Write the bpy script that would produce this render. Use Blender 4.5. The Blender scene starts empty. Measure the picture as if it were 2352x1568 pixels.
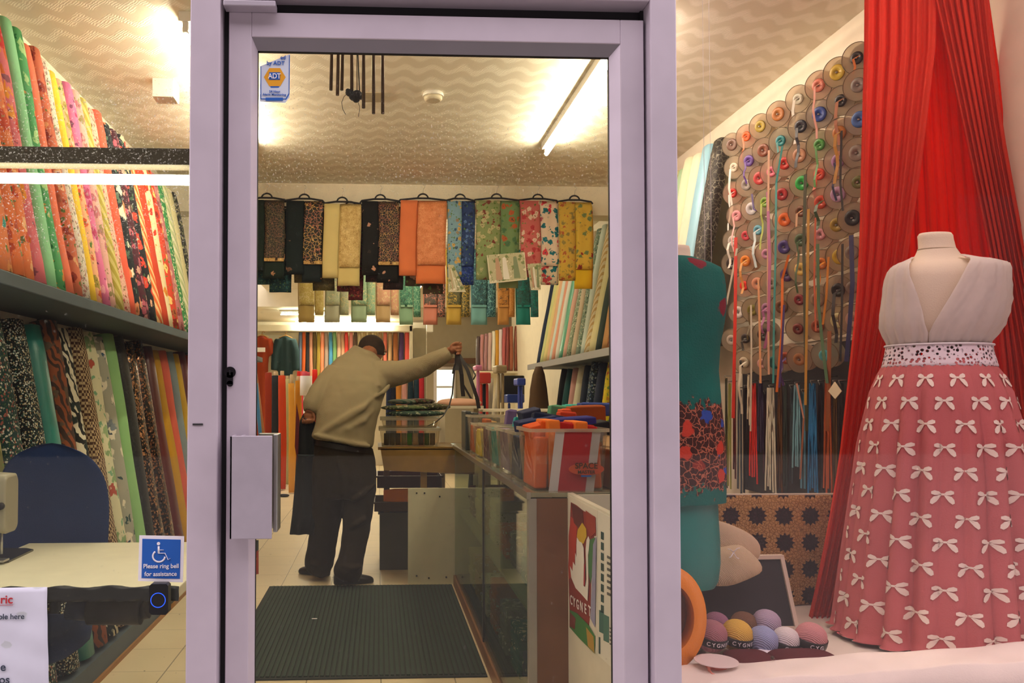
import bpy, bmesh, math, random
from math import sin, cos, pi, sqrt, radians, atan2
from mathutils import Vector, Matrix, Euler
random.seed(7)
S = bpy.context.scene
COL = S.collection

# ---------------------------------------------------------------- camera
F = 1829.0; CAMZ = 1.27
YAW, PITCH = radians(2.5), radians(1.5)
cam_d = bpy.data.cameras.new('camera'); cam = bpy.data.objects.new('camera', cam_d); COL.objects.link(cam)
cam.location = (0, 0, CAMZ)
cam.rotation_euler = Euler((pi/2 + PITCH, 0, -YAW), 'XYZ')
RM = cam.rotation_euler.to_matrix()
_d = RM.transposed() @ Vector((0, 1, 0))
CX = 870 - F*(_d.x/-_d.z); CY = 912 + F*(_d.y/-_d.z)
cam_d.sensor_width = 36; cam_d.lens = F/2352*36
cam_d.shift_x = (1176-CX)/2352; cam_d.shift_y = (CY-784)/2352
cam_d.clip_start = 0.05; cam_d.clip_end = 100
S.camera = cam
def ray(px, py): return RM @ Vector(((px-CX)/F, -(py-CY)/F, -1))
def at(px, py, Y):
    r = ray(px, py); return Vector((0, 0, CAMZ)) + r*(Y/r.y)
def atx(px, py, X):
    r = ray(px, py); return Vector((0, 0, CAMZ)) + r*(X/r.x)
def atz(px, py, Z):
    r = ray(px, py); return Vector((0, 0, CAMZ)) + r*((Z-CAMZ)/r.z)

# ---------------------------------------------------------------- world, exposure
S.view_settings.view_transform = 'Standard'
S.view_settings.look = 'None'
S.view_settings.gamma = 1.0
S.view_settings.use_curve_mapping = False
S.view_settings.exposure = 0.6
W = bpy.data.worlds.new('world'); S.world = W; W.use_nodes = True
wn = W.node_tree.nodes['Background']
wn.inputs['Color'].default_value = (0.93, 0.82, 0.87, 1); wn.inputs['Strength'].default_value = 2.15
TUBE = 75.0                                   # radiance of the fluorescent tubes
S.cycles.max_bounces = 6; S.cycles.transparent_max_bounces = 24
S.cycles.sample_clamp_indirect = 6

# ---------------------------------------------------------------- materials
def lin(c):
    if isinstance(c, str):
        c = tuple(int(c[i:i+2], 16)/255 for i in (0, 2, 4))
    return tuple((v/12.92 if v <= .04045 else ((v+.055)/1.055)**2.4) for v in c) + (1,)
class NT:
    def __init__(s, name):
        s.m = bpy.data.materials.new(name); s.m.use_nodes = True
        s.t = s.m.node_tree; s.t.nodes.clear()
        s.out = s.n('ShaderNodeOutputMaterial')
    def n(s, typ, ins=None, **kw):
        nd = s.t.nodes.new(typ)
        for k, v in kw.items(): setattr(nd, k, v)
        for k, v in (ins or {}).items():
            if isinstance(v, bpy.types.NodeSocket): s.t.links.new(v, nd.inputs[k])
            else: nd.inputs[k].default_value = v
        return nd
    def math(s, op, a, b=0.0, c=0.0):
        return s.n('ShaderNodeMath', {0: a, 1: b, 2: c}, operation=op).outputs[0]
    def mix(s, f, a, b):
        nd = s.n('ShaderNodeMix', data_type='RGBA')
        for k, v in ((0, f), (6, a), (7, b)):
            if isinstance(v, bpy.types.NodeSocket): s.t.links.new(v, nd.inputs[k])
            else: nd.inputs[k].default_value = v
        return nd.outputs[2]
    def step(s, v, a, b):      # smooth 0..1 between a and b
        return s.n('ShaderNodeMapRange', {0: v, 1: a, 2: b, 3: 0.0, 4: 1.0}).outputs[0]
    def coords(s, off=(0, 0, 0), scale=(1, 1, 1)):
        tc = s.n('ShaderNodeTexCoord')
        return s.n('ShaderNodeMapping', {'Vector': tc.outputs['Object'], 'Location': off, 'Scale': scale}).outputs[0]
    def noise(s, v, sc, det=2.0, rough=.5):
        return s.n('ShaderNodeTexNoise', {'Vector': v, 'Scale': sc, 'Detail': det, 'Roughness': rough})
    def vor(s, v, sc, feature='F1', rnd=1.0):
        return s.n('ShaderNodeTexVoronoi', {'Vector': v, 'Scale': sc, 'Randomness': rnd}, feature=feature)
    def end(s, color, rough=.7, metal=0.0, bump=None, bstr=.3, bdist=.004, spec=.5, **kw):
        ins = {'Base Color': color, 'Roughness': rough, 'Metallic': metal, 'Specular IOR Level': spec}
        ins.update(kw)
        if bump is not None:
            ins['Normal'] = s.n('ShaderNodeBump', {'Height': bump, 'Strength': bstr, 'Distance': bdist}).outputs[0]
        b = s.n('ShaderNodeBsdfPrincipled', ins)
        s.t.links.new(b.outputs[0], s.out.inputs[0])
        return s.m
_mc = {}
def plain(name, c, rough=.6, metal=0.0, vary=.08, vs=12.0, spec=.4):
    k = ('p', name, c, rough, metal)
    if k in _mc: return _mc[k]
    t = NT(name); v = t.coords(); nz = t.noise(v, vs, 3).outputs[0]
    c1 = lin(c); c0 = tuple(x*(1-vary*1.6) for x in c1[:3])+(1,)
    _mc[k] = t.end(t.mix(nz, c0, tuple(min(1, x*(1+vary*.6)) for x in c1[:3])+(1,)), rough, metal, bump=nz, bstr=.08, spec=spec)
    return _mc[k]
def fabric(kind, c1, c2=None, c3=None, s=1.0, c4='5a7a3a'):
    """procedural cloth: plain, floral, ditsy, stripe, check, brocade, sequin, zebra, satin, gold"""
    k = (kind, c1, c2, c3, s)
    if k in _mc: return _mc[k]
    rnd = random.Random(str(k)); off = (rnd.uniform(0, 9), rnd.uniform(0, 9), rnd.uniform(0, 9))
    t = NT('fabric_'+kind); v = t.coords(off)
    A = lin(c1); B = lin(c2 or c1); C = lin(c3 or c2 or c1); D = lin(c4)
    fine = t.noise(v, 260, 1).outputs[0]
    soft = t.noise(v, 9, 2).outputs[0]
    base = t.mix(soft, tuple(x*.86 for x in A[:3])+(1,), tuple(min(1, x*1.06) for x in A[:3])+(1,))
    rough, metal, spec = .85, 0.0, .2
    bump = fine; bs = .15
    if kind in ('floral', 'ditsy', 'spot'):
        sc = (16 if kind == 'floral' else 52 if kind == 'ditsy' else 40)/s
        wob = t.noise(v, sc*2.4, 2)
        vv = t.n('ShaderNodeVectorMath', {0: v, 1: t.n('ShaderNodeVectorMath', {0: wob.outputs[1], 3: .9/sc}, operation='SCALE').outputs[0]}, operation='ADD').outputs[0]
        v1 = t.vor(vv, sc)
        rc = t.n('ShaderNodeSeparateColor', {0: v1.outputs['Color']}).outputs
        petal = t.math('MULTIPLY', t.step(v1.outputs[0], .46, .40), t.step(rc[0], .28 if kind != 'spot' else .85, .30 if kind != 'spot' else .87))
        hue = t.step(rc[1], .45, .55)
        fl = t.mix(hue, B, C)
        fl = t.mix(t.step(v1.outputs[0], .16, .10), fl, tuple(x*.45 for x in C[:3])+(1,))
        v2 = t.vor(vv, sc*1.7)
        rc2 = t.n('ShaderNodeSeparateColor', {0: v2.outputs['Color']}).outputs
        leaf = t.math('MULTIPLY', t.step(v2.outputs[0], .36, .30), t.step(rc2[0], .62, .64))
        base = t.mix(leaf, base, D) if kind != 'spot' else base; base = t.mix(petal, base, fl)
    elif kind == 'stripe':
        w = t.n('ShaderNodeTexWave', {'Vector': v, 'Scale': 9/s, 'Distortion': .4, 'Detail': 1.0}, bands_direction='DIAGONAL').outputs[1]
        base = t.mix(t.step(w, .52, .60), base, B)
    elif kind == 'zebra':
        w = t.n('ShaderNodeTexWave', {'Vector': v, 'Scale': 7/s, 'Distortion': 9.0, 'Detail': 2.0, 'Detail Scale': 1.5}, bands_direction='DIAGONAL').outputs[1]
        base = t.mix(t.step(w, .50, .58), base, B)
        w2 = t.noise(v, 14/s, 2).outputs[0]
        base = t.mix(t.step(w2, .56, .6), base, C)
    elif kind == 'check':
        ck = t.n('ShaderNodeTexChecker', {'Vector': v, 'Color1': A, 'Color2': B, 'Scale': 70/s}); base = ck.outputs[0]
    elif kind == 'brocade':
        wob = t.noise(v, 30/s, 2)
        vv = t.n('ShaderNodeVectorMath', {0: v, 1: t.n('ShaderNodeVectorMath', {0: wob.outputs[1], 3: .035*s}, operation='SCALE').outputs[0]}, operation='ADD').outputs[0]
        e = t.vor(vv, 34/s, 'DISTANCE_TO_EDGE').outputs[0]
        g = t.vor(vv, 60/s).outputs[0]
        m = t.math('MAXIMUM', t.step(e, .07, .03), t.step(g, .19, .12))
        base = t.mix(m, base, t.mix(t.step(t.noise(v, 20, 1).outputs[0], .45, .55), B, C)); rough = .6; spec = .4
    elif kind == 'sequin':
        c = t.vor(v, 95/s); rc = t.n('ShaderNodeSeparateColor', {0: c.outputs['Color']}).outputs
        base = t.mix(t.step(rc[0], .62, .75), base, t.mix(rc[1], B, C)); rough = t.math('MULTIPLY_ADD', rc[2], .3, .15); metal = .5; bump = rc[1]; bs = .5; spec = .6
    elif kind == 'satin':
        rough = .38; spec = .5
    bm = t.math('ADD', bump, t.math('MULTIPLY', soft, 2.0))
    _mc[k] = t.end(base, rough, metal, bump=bm, bstr=bs, spec=spec)
    return _mc[k]
def knit(c, c2=None, s=1.0):
    k = ('knit', c, c2, s)
    if k in _mc: return _mc[k]
    t = NT('knitted_yarn'); v = t.coords()
    w = t.n('ShaderNodeTexWave', {'Vector': v, 'Scale': 55/s, 'Distortion': 2.0, 'Detail': 2.0}, bands_direction='DIAGONAL').outputs[1]
    A = lin(c); B = lin(c2) if c2 else tuple(x*.7 for x in A[:3])+(1,)
    _mc[k] = t.end(t.mix(w, B, A), .95, bump=w, bstr=.5, bdist=.003, spec=.1); return _mc[k]
def glassy(name, tint, refl, haze=0.0, dust=None, hazecol='ffffff'):
    """thin clear sheet: see-through, a little mirror reflection, a little haze and dust"""
    t = NT(name); v = t.coords()
    tr = t.n('ShaderNodeBsdfTransparent', {0: lin(tint)}); gl = t.n('ShaderNodeBsdfGlossy', {0: (1, 1, 1, 1), 'Roughness': .02})
    lw = t.n('ShaderNodeLayerWeight', {0: .25}).outputs[0]
    f = t.math('MULTIPLY_ADD', lw, .22, refl)
    a = t.n('ShaderNodeMixShader', {0: f, 1: tr.outputs[0], 2: gl.outputs[0]})
    df = t.n('ShaderNodeBsdfTranslucent', {0: lin(hazecol)}); d2 = t.n('ShaderNodeBsdfDiffuse', {0: lin(hazecol)})
    dd = t.n('ShaderNodeMixShader', {0: .5, 1: df.outputs[0], 2: d2.outputs[0]})
    h = haze
    if dust:
        z0, z1, amt = dust
        sep = t.n('ShaderNodeSeparateXYZ', {0: t.n('ShaderNodeTexCoord').outputs['Object']}).outputs
        band = t.math('MULTIPLY', t.step(sep[2], z0-.06, z0), t.step(sep[2], z1+.10, z1))
        sp = t.step(t.noise(v, 210, 2, .6).outputs[0], .60, .72)
        big = t.noise(v, 5, 3).outputs[0]
        h = t.math('MULTIPLY_ADD', t.math('MULTIPLY', t.math('MULTIPLY', sp, band), big), amt, haze)
        sp2 = t.step(t.noise(v, 90, 1).outputs[0], .74, .78)
        h = t.math('MULTIPLY_ADD', sp2, .05, h)
    b = t.n('ShaderNodeMixShader', {0: h, 1: a.outputs[0], 2: dd.outputs[0]})
    t.t.links.new(b.outputs[0], t.out.inputs[0]); return t.m
def sheer(name, c, opacity, scale=1.0):
    t = NT(name); v = t.coords()
    nz = t.noise(v, 60, 1).outputs[0]
    lw = t.n('ShaderNodeLayerWeight', {0: .5}).outputs[1]
    tr = t.n('ShaderNodeBsdfTransparent', {0: lin(c)}); df = t.n('ShaderNodeBsdfDiffuse', {0: lin(c)}); tl = t.n('ShaderNodeBsdfTranslucent', {0: lin(c)})
    s1 = t.n('ShaderNodeMixShader', {0: .45, 1: df.outputs[0], 2: tl.outputs[0]})
    f = t.math('ADD', t.math('MULTIPLY_ADD', nz, .1, opacity-.05), t.math('MULTIPLY', lw, .3)); f = t.math('MINIMUM', f, 1.0)
    s2 = t.n('ShaderNodeMixShader', {0: f, 1: tr.outputs[0], 2: s1.outputs[0]})
    t.t.links.new(s2.outputs[0], t.out.inputs[0]); return t.m
def emit(name, c, st):
    t = NT(name); e = t.n('ShaderNodeEmission', {0: lin(c), 1: st}); t.t.links.new(e.outputs[0], t.out.inputs[0]); return t.m

# ---------------------------------------------------------------- mesh helpers
class MB:
    def __init__(s): s.v = []; s.f = []; s.mi = []; s.cur = 0; s.smooth = []
    def add(s, vs, fs, smooth=False):
        b = len(s.v); s.v += [Vector(p) for p in vs]
        for f in fs: s.f.append([b+i for i in f]); s.mi.append(s.cur); s.smooth.append(smooth)
        return s
    def box(s, a, b):
        x0, x1 = sorted((a[0], b[0])); y0, y1 = sorted((a[1], b[1])); z0, z1 = sorted((a[2], b[2]))
        vs = [(x0,y0,z0),(x1,y0,z0),(x1,y1,z0),(x0,y1,z0),(x0,y0,z1),(x1,y0,z1),(x1,y1,z1),(x0,y1,z1)]
        return s.add(vs, [(0,3,2,1),(4,5,6,7),(0,1,5,4),(1,2,6,5),(2,3,7,6),(3,0,4,7)])
    def obox(s, c, ax, ay, az):      # oriented box: centre and three half vectors
        c = Vector(c); ax, ay, az = Vector(ax), Vector(ay), Vector(az)
        vs = [c+i*ax+j*ay+k*az for k in (-1, 1) for i, j in ((-1,-1),(1,-1),(1,1),(-1,1))]
        return s.add(vs, [(0,3,2,1),(4,5,6,7),(0,1,5,4),(1,2,6,5),(2,3,7,6),(3,0,4,7)])
    def loft(s, rings, caps=True, closed=True, smooth=True):
        n = len(rings[0]); vs = [p for r in rings for p in r]; fs = []
        for i in range(len(rings)-1):
            for j in range(n if closed else n-1):
                k = (j+1) % n; fs.append((i*n+j, i*n+k, (i+1)*n+k, (i+1)*n+j))
        s.add(vs, fs, smooth)
        if caps and closed:
            b = len(s.v)-len(vs)
            s.f.append([b+j for j in reversed(range(n))]); s.mi.append(s.cur); s.smooth.append(False)
            s.f.append([b+(len(rings)-1)*n+j for j in range(n)]); s.mi.append(s.cur); s.smooth.append(False)
        return s
    def tube(s, pts, r, n=8, caps=True, flat=1.0):
        pts = [Vector(p) for p in pts]; m = len(pts)
        rs = r if isinstance(r, (list, tuple)) else [r]*m
        t0 = (pts[1]-pts[0]).normalized()
        up = Vector((0, 0, 1)) if abs(t0.z) < .9 else Vector((0, 1, 0))
        u = t0.cross(up).normalized(); rings = []
        for i in range(m):
            t = (pts[min(i+1, m-1)]-pts[max(i-1, 0)]).normalized()
            u = (u - t*u.dot(t)).normalized(); w = t.cross(u)
            rings.append([pts[i] + (u*cos(a)+w*sin(a)*flat)*rs[i] for a in [2*pi*k/n for k in range(n)]])
        return s.loft(rings, caps)
    def cyl(s, a, b, r, n=16, r2=None): return s.tube([a, b], [r, r if r2 is None else r2], n)
    def ball(s, c, r, n=14, sq=(1, 1, 1)):
        c = Vector(c); m = n//2+1
        rings = []
        for i in range(m+1):
            ph = -pi/2 + pi*max(.02, min(.98, i/m)); rings.append([c+Vector((cos(ph)*cos(2*pi*k/n)*r*sq[0], cos(ph)*sin(2*pi*k/n)*r*sq[1], sin(ph)*r*sq[2])) for k in range(n)])
        return s.loft(rings)
    def sheet(s, fn, nu, nv, thick=.002):
        P = [[Vector(fn(i/nu, j/nv)) for i in range(nu+1)] for j in range(nv+1)]
        N = []
        for j in range(nv+1):
            row = []
            for i in range(nu+1):
                a = P[j][min(i+1, nu)]-P[j][max(i-1, 0)]; b = P[min(j+1, nv)][i]-P[max(j-1, 0)][i]
                n = a.cross(b); row.append(n.normalized() if n.length > 1e-9 else Vector((0, -1, 0)))
            N.append(row)
        w = nu+1
        for sg in (1,):
            top = [P[j][i]+N[j][i]*thick/2 for j in range(nv+1) for i in range(nu+1)]
            bot = [P[j][i]-N[j][i]*thick/2 for j in range(nv+1) for i in range(nu+1)]
            fs = []
            for j in range(nv):
                for i in range(nu): fs.append((j*w+i, j*w+i+1, (j+1)*w+i+1, (j+1)*w+i))
            o = len(top); fb = [tuple(o+k for k in reversed(f)) for f in fs]
            edge = [j*w for j in range(nv+1)] + [nv*w+i for i in range(1, nu+1)] + [j*w+nu for j in reversed(range(nv))] + [i for i in reversed(range(1, nu))]
            fe = [(edge[k], edge[(k+1) % len(edge)], o+edge[(k+1) % len(edge)], o+edge[k]) for k in range(len(edge))]
            s.add(top+bot, fs+fb+fe, True)
        return s
    def strip(s, pts, w, wd=(1, 0, 0), th=.0012):
        """flat ribbon along pts, width w along wd"""
        wd = Vector(wd).normalized(); n = len(pts); pts = [Vector(p) for p in pts]
        rings = []
        for i in range(n):
            t = (pts[min(i+1, n-1)]-pts[max(i-1, 0)]).normalized(); nn = t.cross(wd).normalized()
            ww = w[i] if isinstance(w, list) else w
            rings.append([pts[i]-wd*ww/2-nn*th/2, pts[i]+wd*ww/2-nn*th/2, pts[i]+wd*ww/2+nn*th/2, pts[i]-wd*ww/2+nn*th/2])
        return s.loft(rings, smooth=False)
    def poly(s, pts, nrm, th):
        """flat outline with its own thickness"""
        nrm = Vector(nrm).normalized()*th; n = len(pts); a = [Vector(p) for p in pts]; b = [p+nrm for p in a]
        return s.add(a+b, [tuple(range(n)), tuple(reversed(range(n, 2*n)))]+[(i, (i+1) % n, n+(i+1) % n, n+i) for i in range(n)])
    def puff(s, outline, nrm, th, c=None):
        """cushion-like solid from a star-shaped outline"""
        o = [Vector(p) for p in outline]; c = Vector(c) if c else sum(o, Vector())/len(o); nrm = Vector(nrm).normalized()
        rings = []
        prof = [(.05, -1), (.45, -.92), (.78, -.7), (.95, -.35), (1, 0), (.95, .35), (.78, .7), (.45, .92), (.05, 1)]
        for k, h in prof: rings.append([c+(p-c)*k+nrm*h*th/2 for p in o])
        return s.loft(rings)
    def build(s, name, mats, parent=None, origin=None, kind=None, bevel=0, sub=0, remesh=0, smooth_it=0):
        me = bpy.data.meshes.new(name)
        if parent is not None: org = parent_origin(parent)
        elif origin is not None: org = Vector(origin)
        else:
            lo = [min(p[i] for p in s.v) for i in range(3)]; hi = [max(p[i] for p in s.v) for i in range(3)]
            org = Vector(((lo[0]+hi[0])/2, (lo[1]+hi[1])/2, lo[2]))
        me.from_pydata([p-org for p in s.v], [], s.f); me.validate()
        if len(me.polygons) == len(s.f):
            me.polygons.foreach_set('material_index', s.mi); me.polygons.foreach_set('use_smooth', s.smooth)
        bm = bmesh.new(); bm.from_mesh(me); bmesh.ops.recalc_face_normals(bm, faces=bm.faces); bm.to_mesh(me); bm.free()
        o = bpy.data.objects.new(name, me); COL.objects.link(o)
        for m in (mats if isinstance(mats, (list, tuple)) else [mats]): me.materials.append(m)
        if parent is not None: o.parent = parent; o['_o'] = list(org)
        else: o.location = org; o['_o'] = list(org)
        if remesh:
            r = o.modifiers.new('r', 'REMESH'); r.mode = 'VOXEL'; r.voxel_size = remesh; r.use_smooth_shade = True
        if smooth_it:
            r = o.modifiers.new('s', 'SMOOTH'); r.factor = .5; r.iterations = smooth_it
        if bevel:
            b = o.modifiers.new('b', 'BEVEL'); b.width = bevel; b.segments = 2; b.limit_method = 'ANGLE'
        if sub:
            b = o.modifiers.new('u', 'SUBSURF'); b.levels = sub; b.render_levels = sub
        if kind: o['kind'] = kind
        return o
def parent_origin(p): return Vector(p['_o'])
LABELS = {}
def tag(o, label, cat, group=None, kind=None):
    n = len(label.replace(',', ' ').split())
    if not 4 <= n <= 16: print('LABEL LENGTH', n, label)
    if label in LABELS: print('LABEL TWICE', label)
    LABELS[label] = 1
    o['label'] = label; o['category'] = cat
    if group: o['group'] = group
    if kind: o['kind'] = kind
    return o
def thing(name, loc, label, cat, group=None):
    o = bpy.data.objects.new(name, None); COL.objects.link(o); o.location = loc; o['_o'] = list(loc); o.empty_display_size = .05
    return tag(o, label, cat, group)
def struct_empty(name, loc):
    o = bpy.data.objects.new(name, None); COL.objects.link(o); o.location = loc; o['_o'] = list(loc); o['kind'] = 'structure'; return o
def text(name, s, size, pos, rot, mat, parent, align='CENTER', sx=1.0, ext=.0004):
    cu = bpy.data.curves.new(name, 'FONT'); cu.body = s; cu.size = size; cu.align_x = align; cu.align_y = 'CENTER'; cu.extrude = ext; cu.offset = size*.012
    o = bpy.data.objects.new(name, cu); COL.objects.link(o)
    dg = bpy.context.evaluated_depsgraph_get(); me = bpy.data.meshes.new_from_object(o.evaluated_get(dg)); bpy.data.objects.remove(o)
    o = bpy.data.objects.new(name, me); COL.objects.link(o); me.materials.clear(); me.materials.append(mat)
    o.parent = parent; o.location = Vector(pos)-parent_origin(parent); o.rotation_euler = rot; o.scale = (sx, 1, 1); o['_o'] = list(pos)
    return o
FRONT = (pi/2, 0, 0)                       # text that faces the street (-Y)
# ---------------------------------------------------------------- room shell
DY = 1.78                                   # plane of the shopfront
def FX(px): return at(px, 912, DY).x
def FZ(py, px=995): return at(px, py, DY).z
XL, XR, ZC, YB, ZB = -1.66, 2.10, 2.95, 15.0, 2.68
Y0 = 1.84
m_cream = plain('cream_wall_paint', 'efe6d0', .7)
m_white = plain('white_paint', 'f0ece4', .6)
m_alu = plain('lilac_grey_aluminium', 'cbbfca', .42, .25, .10, 9)
m_alud = plain('worn_aluminium', 'b9b0bb', .4, .35, .12, 18)
m_black = plain('black_rubber_seal', '17161a', .6)
m_dark = plain('dark_grey_metal', '2b2a2c', .5)
m_slate = plain('slate_blue_board', '47545c', .6, 0, .15)
m_steel = plain('brushed_steel', 'b8b8b4', .28, .9, .1)
m_tube = emit('fluorescent_tube', 'fff0d8', TUBE)
m_tubew = emit('window_fluorescent_tube', 'fff0d4', TUBE*.3)
m_tubec = emit('cool_fluorescent_tube', 'f2fbe6', TUBE*.8)
m_plast = plain('white_plastic', 'e8e4da', .4)
m_card = plain('brown_cardboard', 'a8845c', .8)
def ceiling_mat():
    t = NT('embossed_wave_wallpaper'); v = t.coords()
    nz = t.noise(v, 1.7, 2).outputs[0]; n2 = t.noise(v, 7, 2).outputs[0]
    sep = t.n('ShaderNodeSeparateXYZ', {0: v}).outputs
    ph = t.math('MULTIPLY_ADD', sep[0], 2*pi/.145, t.math('MULTIPLY', nz, 4.0))
    y = t.math('ADD', sep[1], t.math('MULTIPLY', t.math('SINE', ph), .030))
    y = t.math('ADD', y, t.math('MULTIPLY', n2, .09))
    fr = t.math('FRACT', t.math('DIVIDE', y, .155))
    band = t.math('MULTIPLY', t.step(fr, .05, .2), t.step(fr, .62, .48))
    scr = t.n('ShaderNodeTexWave', {'Vector': v, 'Scale': 38.0, 'Distortion': 6.0, 'Detail': 3.0}, bands_direction='DIAGONAL').outputs[1]
    col = t.mix(t.math('MULTIPLY', band, t.math('MULTIPLY_ADD', scr, .5, .55)), lin('e6ddc8'), lin('fbf5e6'))
    return t.end(col, .7, bump=t.math('MULTIPLY', band, scr), bstr=.25, bdist=.003)
m_ceil = ceiling_mat()
def tile_mat():
    t = NT('cream_floor_tiles'); v = t.coords()
    sep = t.n('ShaderNodeSeparateXYZ', {0: v}).outputs
    def ln(o, off):
        f = t.math('FRACT', t.math('ADD', t.math('DIVIDE', o, .333), off)); return t.math('MAXIMUM', t.step(f, .988, .996), t.step(f, .012, .004))
    g = t.math('MAXIMUM', ln(sep[0], -.035+10), t.math('MULTIPLY', ln(sep[1], -4.109/.333+20.0), .5))
    nz = t.noise(v, 3, 4).outputs[0]; sp = t.step(t.noise(v, 26, 1).outputs[0], .74, .78)
    c = t.mix(nz, lin('cfbf9a'), lin('ead9b6')); c = t.mix(t.math('MULTIPLY', sp, .7), c, lin('5a5040')); c = t.mix(t.math('MULTIPLY', g, .75), c, lin('54483a'))
    return t.end(c, t.math('MULTIPLY_ADD', nz, .2, .34), bump=t.math('SUBTRACT', 1.0, g), bstr=.2)
m_floor = tile_mat()

MB().box((-3, Y0, -.1), (3.2, YB, 0)).build('floor', m_floor, origin=(0, 0, 0), kind='structure')
MB().box((-30, -40, -.25), (30, Y0, -.02)).build('floor_outside', plain('pavement_concrete', '8c8984', .9), origin=(0, 0, 0), kind='structure')
MB().box((XL-.1, Y0, ZC), (XR+.1, 12.5, ZC+.1)).build('ceiling', m_ceil, origin=(0, 0, ZC), kind='structure')
MB().box((-3, 12.45, ZB), (3.2, YB+.05, ZC+.1)).build('ceiling_back', m_cream, origin=(0, 12.5, ZB), kind='structure')
MB().box((XL-.1, Y0, -.05), (XL, 8.8, ZC)).box((-3.1, 8.8, -.05), (XL, 8.9, ZC)).box((-3.1, 8.9, -.05), (-3, YB, ZC)).build('wall_left', m_cream, kind='structure')
MB().box((XR, Y0, -.05), (XR+.1, 12.4, ZC)).box((XR, 12.4, -.05), (3.3, 12.5, ZC)).box((3.2, 12.5, -.05), (3.3, YB, ZC)).build('wall_right', m_cream, kind='structure')
MB().box((-3.1, YB, -.05), (3.3, YB+.1, ZC)).build('wall_back', m_cream, kind='structure')
MB().box((XL, 6.25, 2.72), (XR, 6.45, ZC)).build('trim_1', m_cream, kind='structure')
# brick piers and fascia either side of the shopfront, outside the frame
m_fas = plain('painted_fascia', '9a90a0', .6)
MB().box((-2.6, 1.72, -.1), (-1.72, 1.9, 3.4)).box((2.35, 1.72, -.1), (3.4, 1.9, 3.4)).box((-1.72, 1.72, 2.62), (2.35, 1.9, 3.4)).build('wall_front', m_fas, kind='structure')

# terrace across the street, behind the camera: what the glass mirrors
m_brk = plain('dull_brick', '302829', .9)
tr = struct_empty('building_outside', (0, -14, 0))
MB().box((-34, -15, -.2), (36, -14, 15)).build('terrace_wall', m_brk, tr)
for k in range(9):
    for z in (1.0, 4.2): MB().box((-19+k*4.6, -14.02, z), (-17.6+k*4.6, -13.96, z+1.7)).build('terrace_window', m_dark, tr)

# ---------------------------------------------------------------- shopfront frame
TB = FZ(24)                                 # underside of transom
fr = struct_empty('trim_2', (0, DY, 0))
def bar(name, x0, x1, z0, z1, y0=1.745, y1=1.85, m=m_alu, par=fr, bev=.003):
    return MB().box((x0, y0, z0), (x1, y1, z1)).build(name, m, par, bevel=bev)
xj0, xj1 = FX(439), FX(508); xm0, xm1 = FX(1488), FX(1548)
bar('frame_post', xj0, xj1, -.02, 2.66); bar('frame_post', xm0, xm1, -.02, 2.66)
bar('frame_post', -1.74, -1.66, -.02, 2.66); bar('frame_post', 2.2, 2.36, -.02, 2.66)
bar('frame_transom', xj1, xm0, FZ(9), FZ(9)+.09); bar('frame_header', -1.66, 2.2, 2.58, 2.66)
bar('frame_sill', -1.66, xj0, -.02, .30); bar('frame_sill', xm1, 2.2, -.02, .34)
bar('threshold', xj1, xm0, -.02, .012, 1.75, 1.86, m_steel)
# rebates behind the posts: dark rubber in the door gap
bar('rubber_seal', xj1, xj1+.013, .0, FZ(10), 1.79, 1.84, m_black, bev=0); bar('rubber_seal', xm0-.008, xm0, .0, FZ(10), 1.79, 1.84, m_black, bev=0)
bar('rubber_seal', xj1, xm0, FZ(30), FZ(9), 1.80, 1.84, m_black, bev=0)
bar('screw_head', xj0+.012, xj0+.034, FZ(975, 470), FZ(971, 470), 1.743, 1.746, m_dark, bev=0)
m_g1 = glassy('window_glass', 'fbfdf8', .015, .002, (1.62, 1.94, .7))
m_g2 = glassy('display_window_glass', 'fdf8f8', .02, .006, None, 'ffdcd6')
MB().box((-1.66, 1.792, .30), (xj0, 1.798, 2.58)).build('window_1', m_g1, origin=(0, 1.79, 0), kind='structure')
MB().box((xm1, 1.792, .34), (2.2, 1.798, 2.58)).build('window_2', m_g2, origin=(0, 1.79, 0), kind='structure')
MB().box((xj1, 1.792, FZ(9)+.09), (xm0, 1.798, 2.58)).build('window_3', m_g1, origin=(0, 1.79, 0), kind='structure')

# ---------------------------------------------------------------- the door leaf
door = struct_empty('door_1', (FX(522), DY, .01))
dl, dr, dt = FX(522), FX(1482), FZ(40)
gl, gr, gt = FX(586), FX(1407), FZ(119)
sl, sr, st = FX(575), FX(1428), FZ(96)
def dbar(name, x0, x1, z0, z1, y0=1.772, y1=1.815, m=m_alu, bev=.002):
    return MB().box((x0, y0, z0), (x1, y1, z1)).build(name, m, door, bevel=bev)
dbar('stile', dl, sl, .015, dt); dbar('stile', sr, dr, .015, dt)
dbar('top_rail', sl, sr, st, dt); dbar('bottom_rail', sl, sr, .015, .16)
def bead(a, b, c, d, m):      # sloped glazing bead
    return MB().add([a, b, c, d, *[Vector(p)+Vector((0, .006, 0)) for p in (a, b, c, d)]], [(0,1,2,3),(7,6,5,4),(0,4,5,1),(1,5,6,2),(2,6,7,3),(3,7,4,0)]).build('glazing_bead', m, door)
m_bead = plain('grey_glazing_bead', '8f8990', .5, .2)
bead((sl, 1.774, st), (sr, 1.774, st), (gr, 1.792, gt), (gl, 1.792, gt), m_bead)
bead((sl, 1.774, .16), (sl, 1.774, st), (gl, 1.792, gt), (gl, 1.792, .17), m_alu)
bead((sr, 1.774, .16), (sr, 1.774, st), (gr, 1.792, gt), (gr, 1.792, .17), m_alu)
MB().box((gl-.008, 1.794, .15), (gr+.008, 1.80, gt+.006)).build('glass_pane', glassy('door_glass', 'fbfbf4', .015, .002, (1.76, 1.90, .7)), door)
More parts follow.
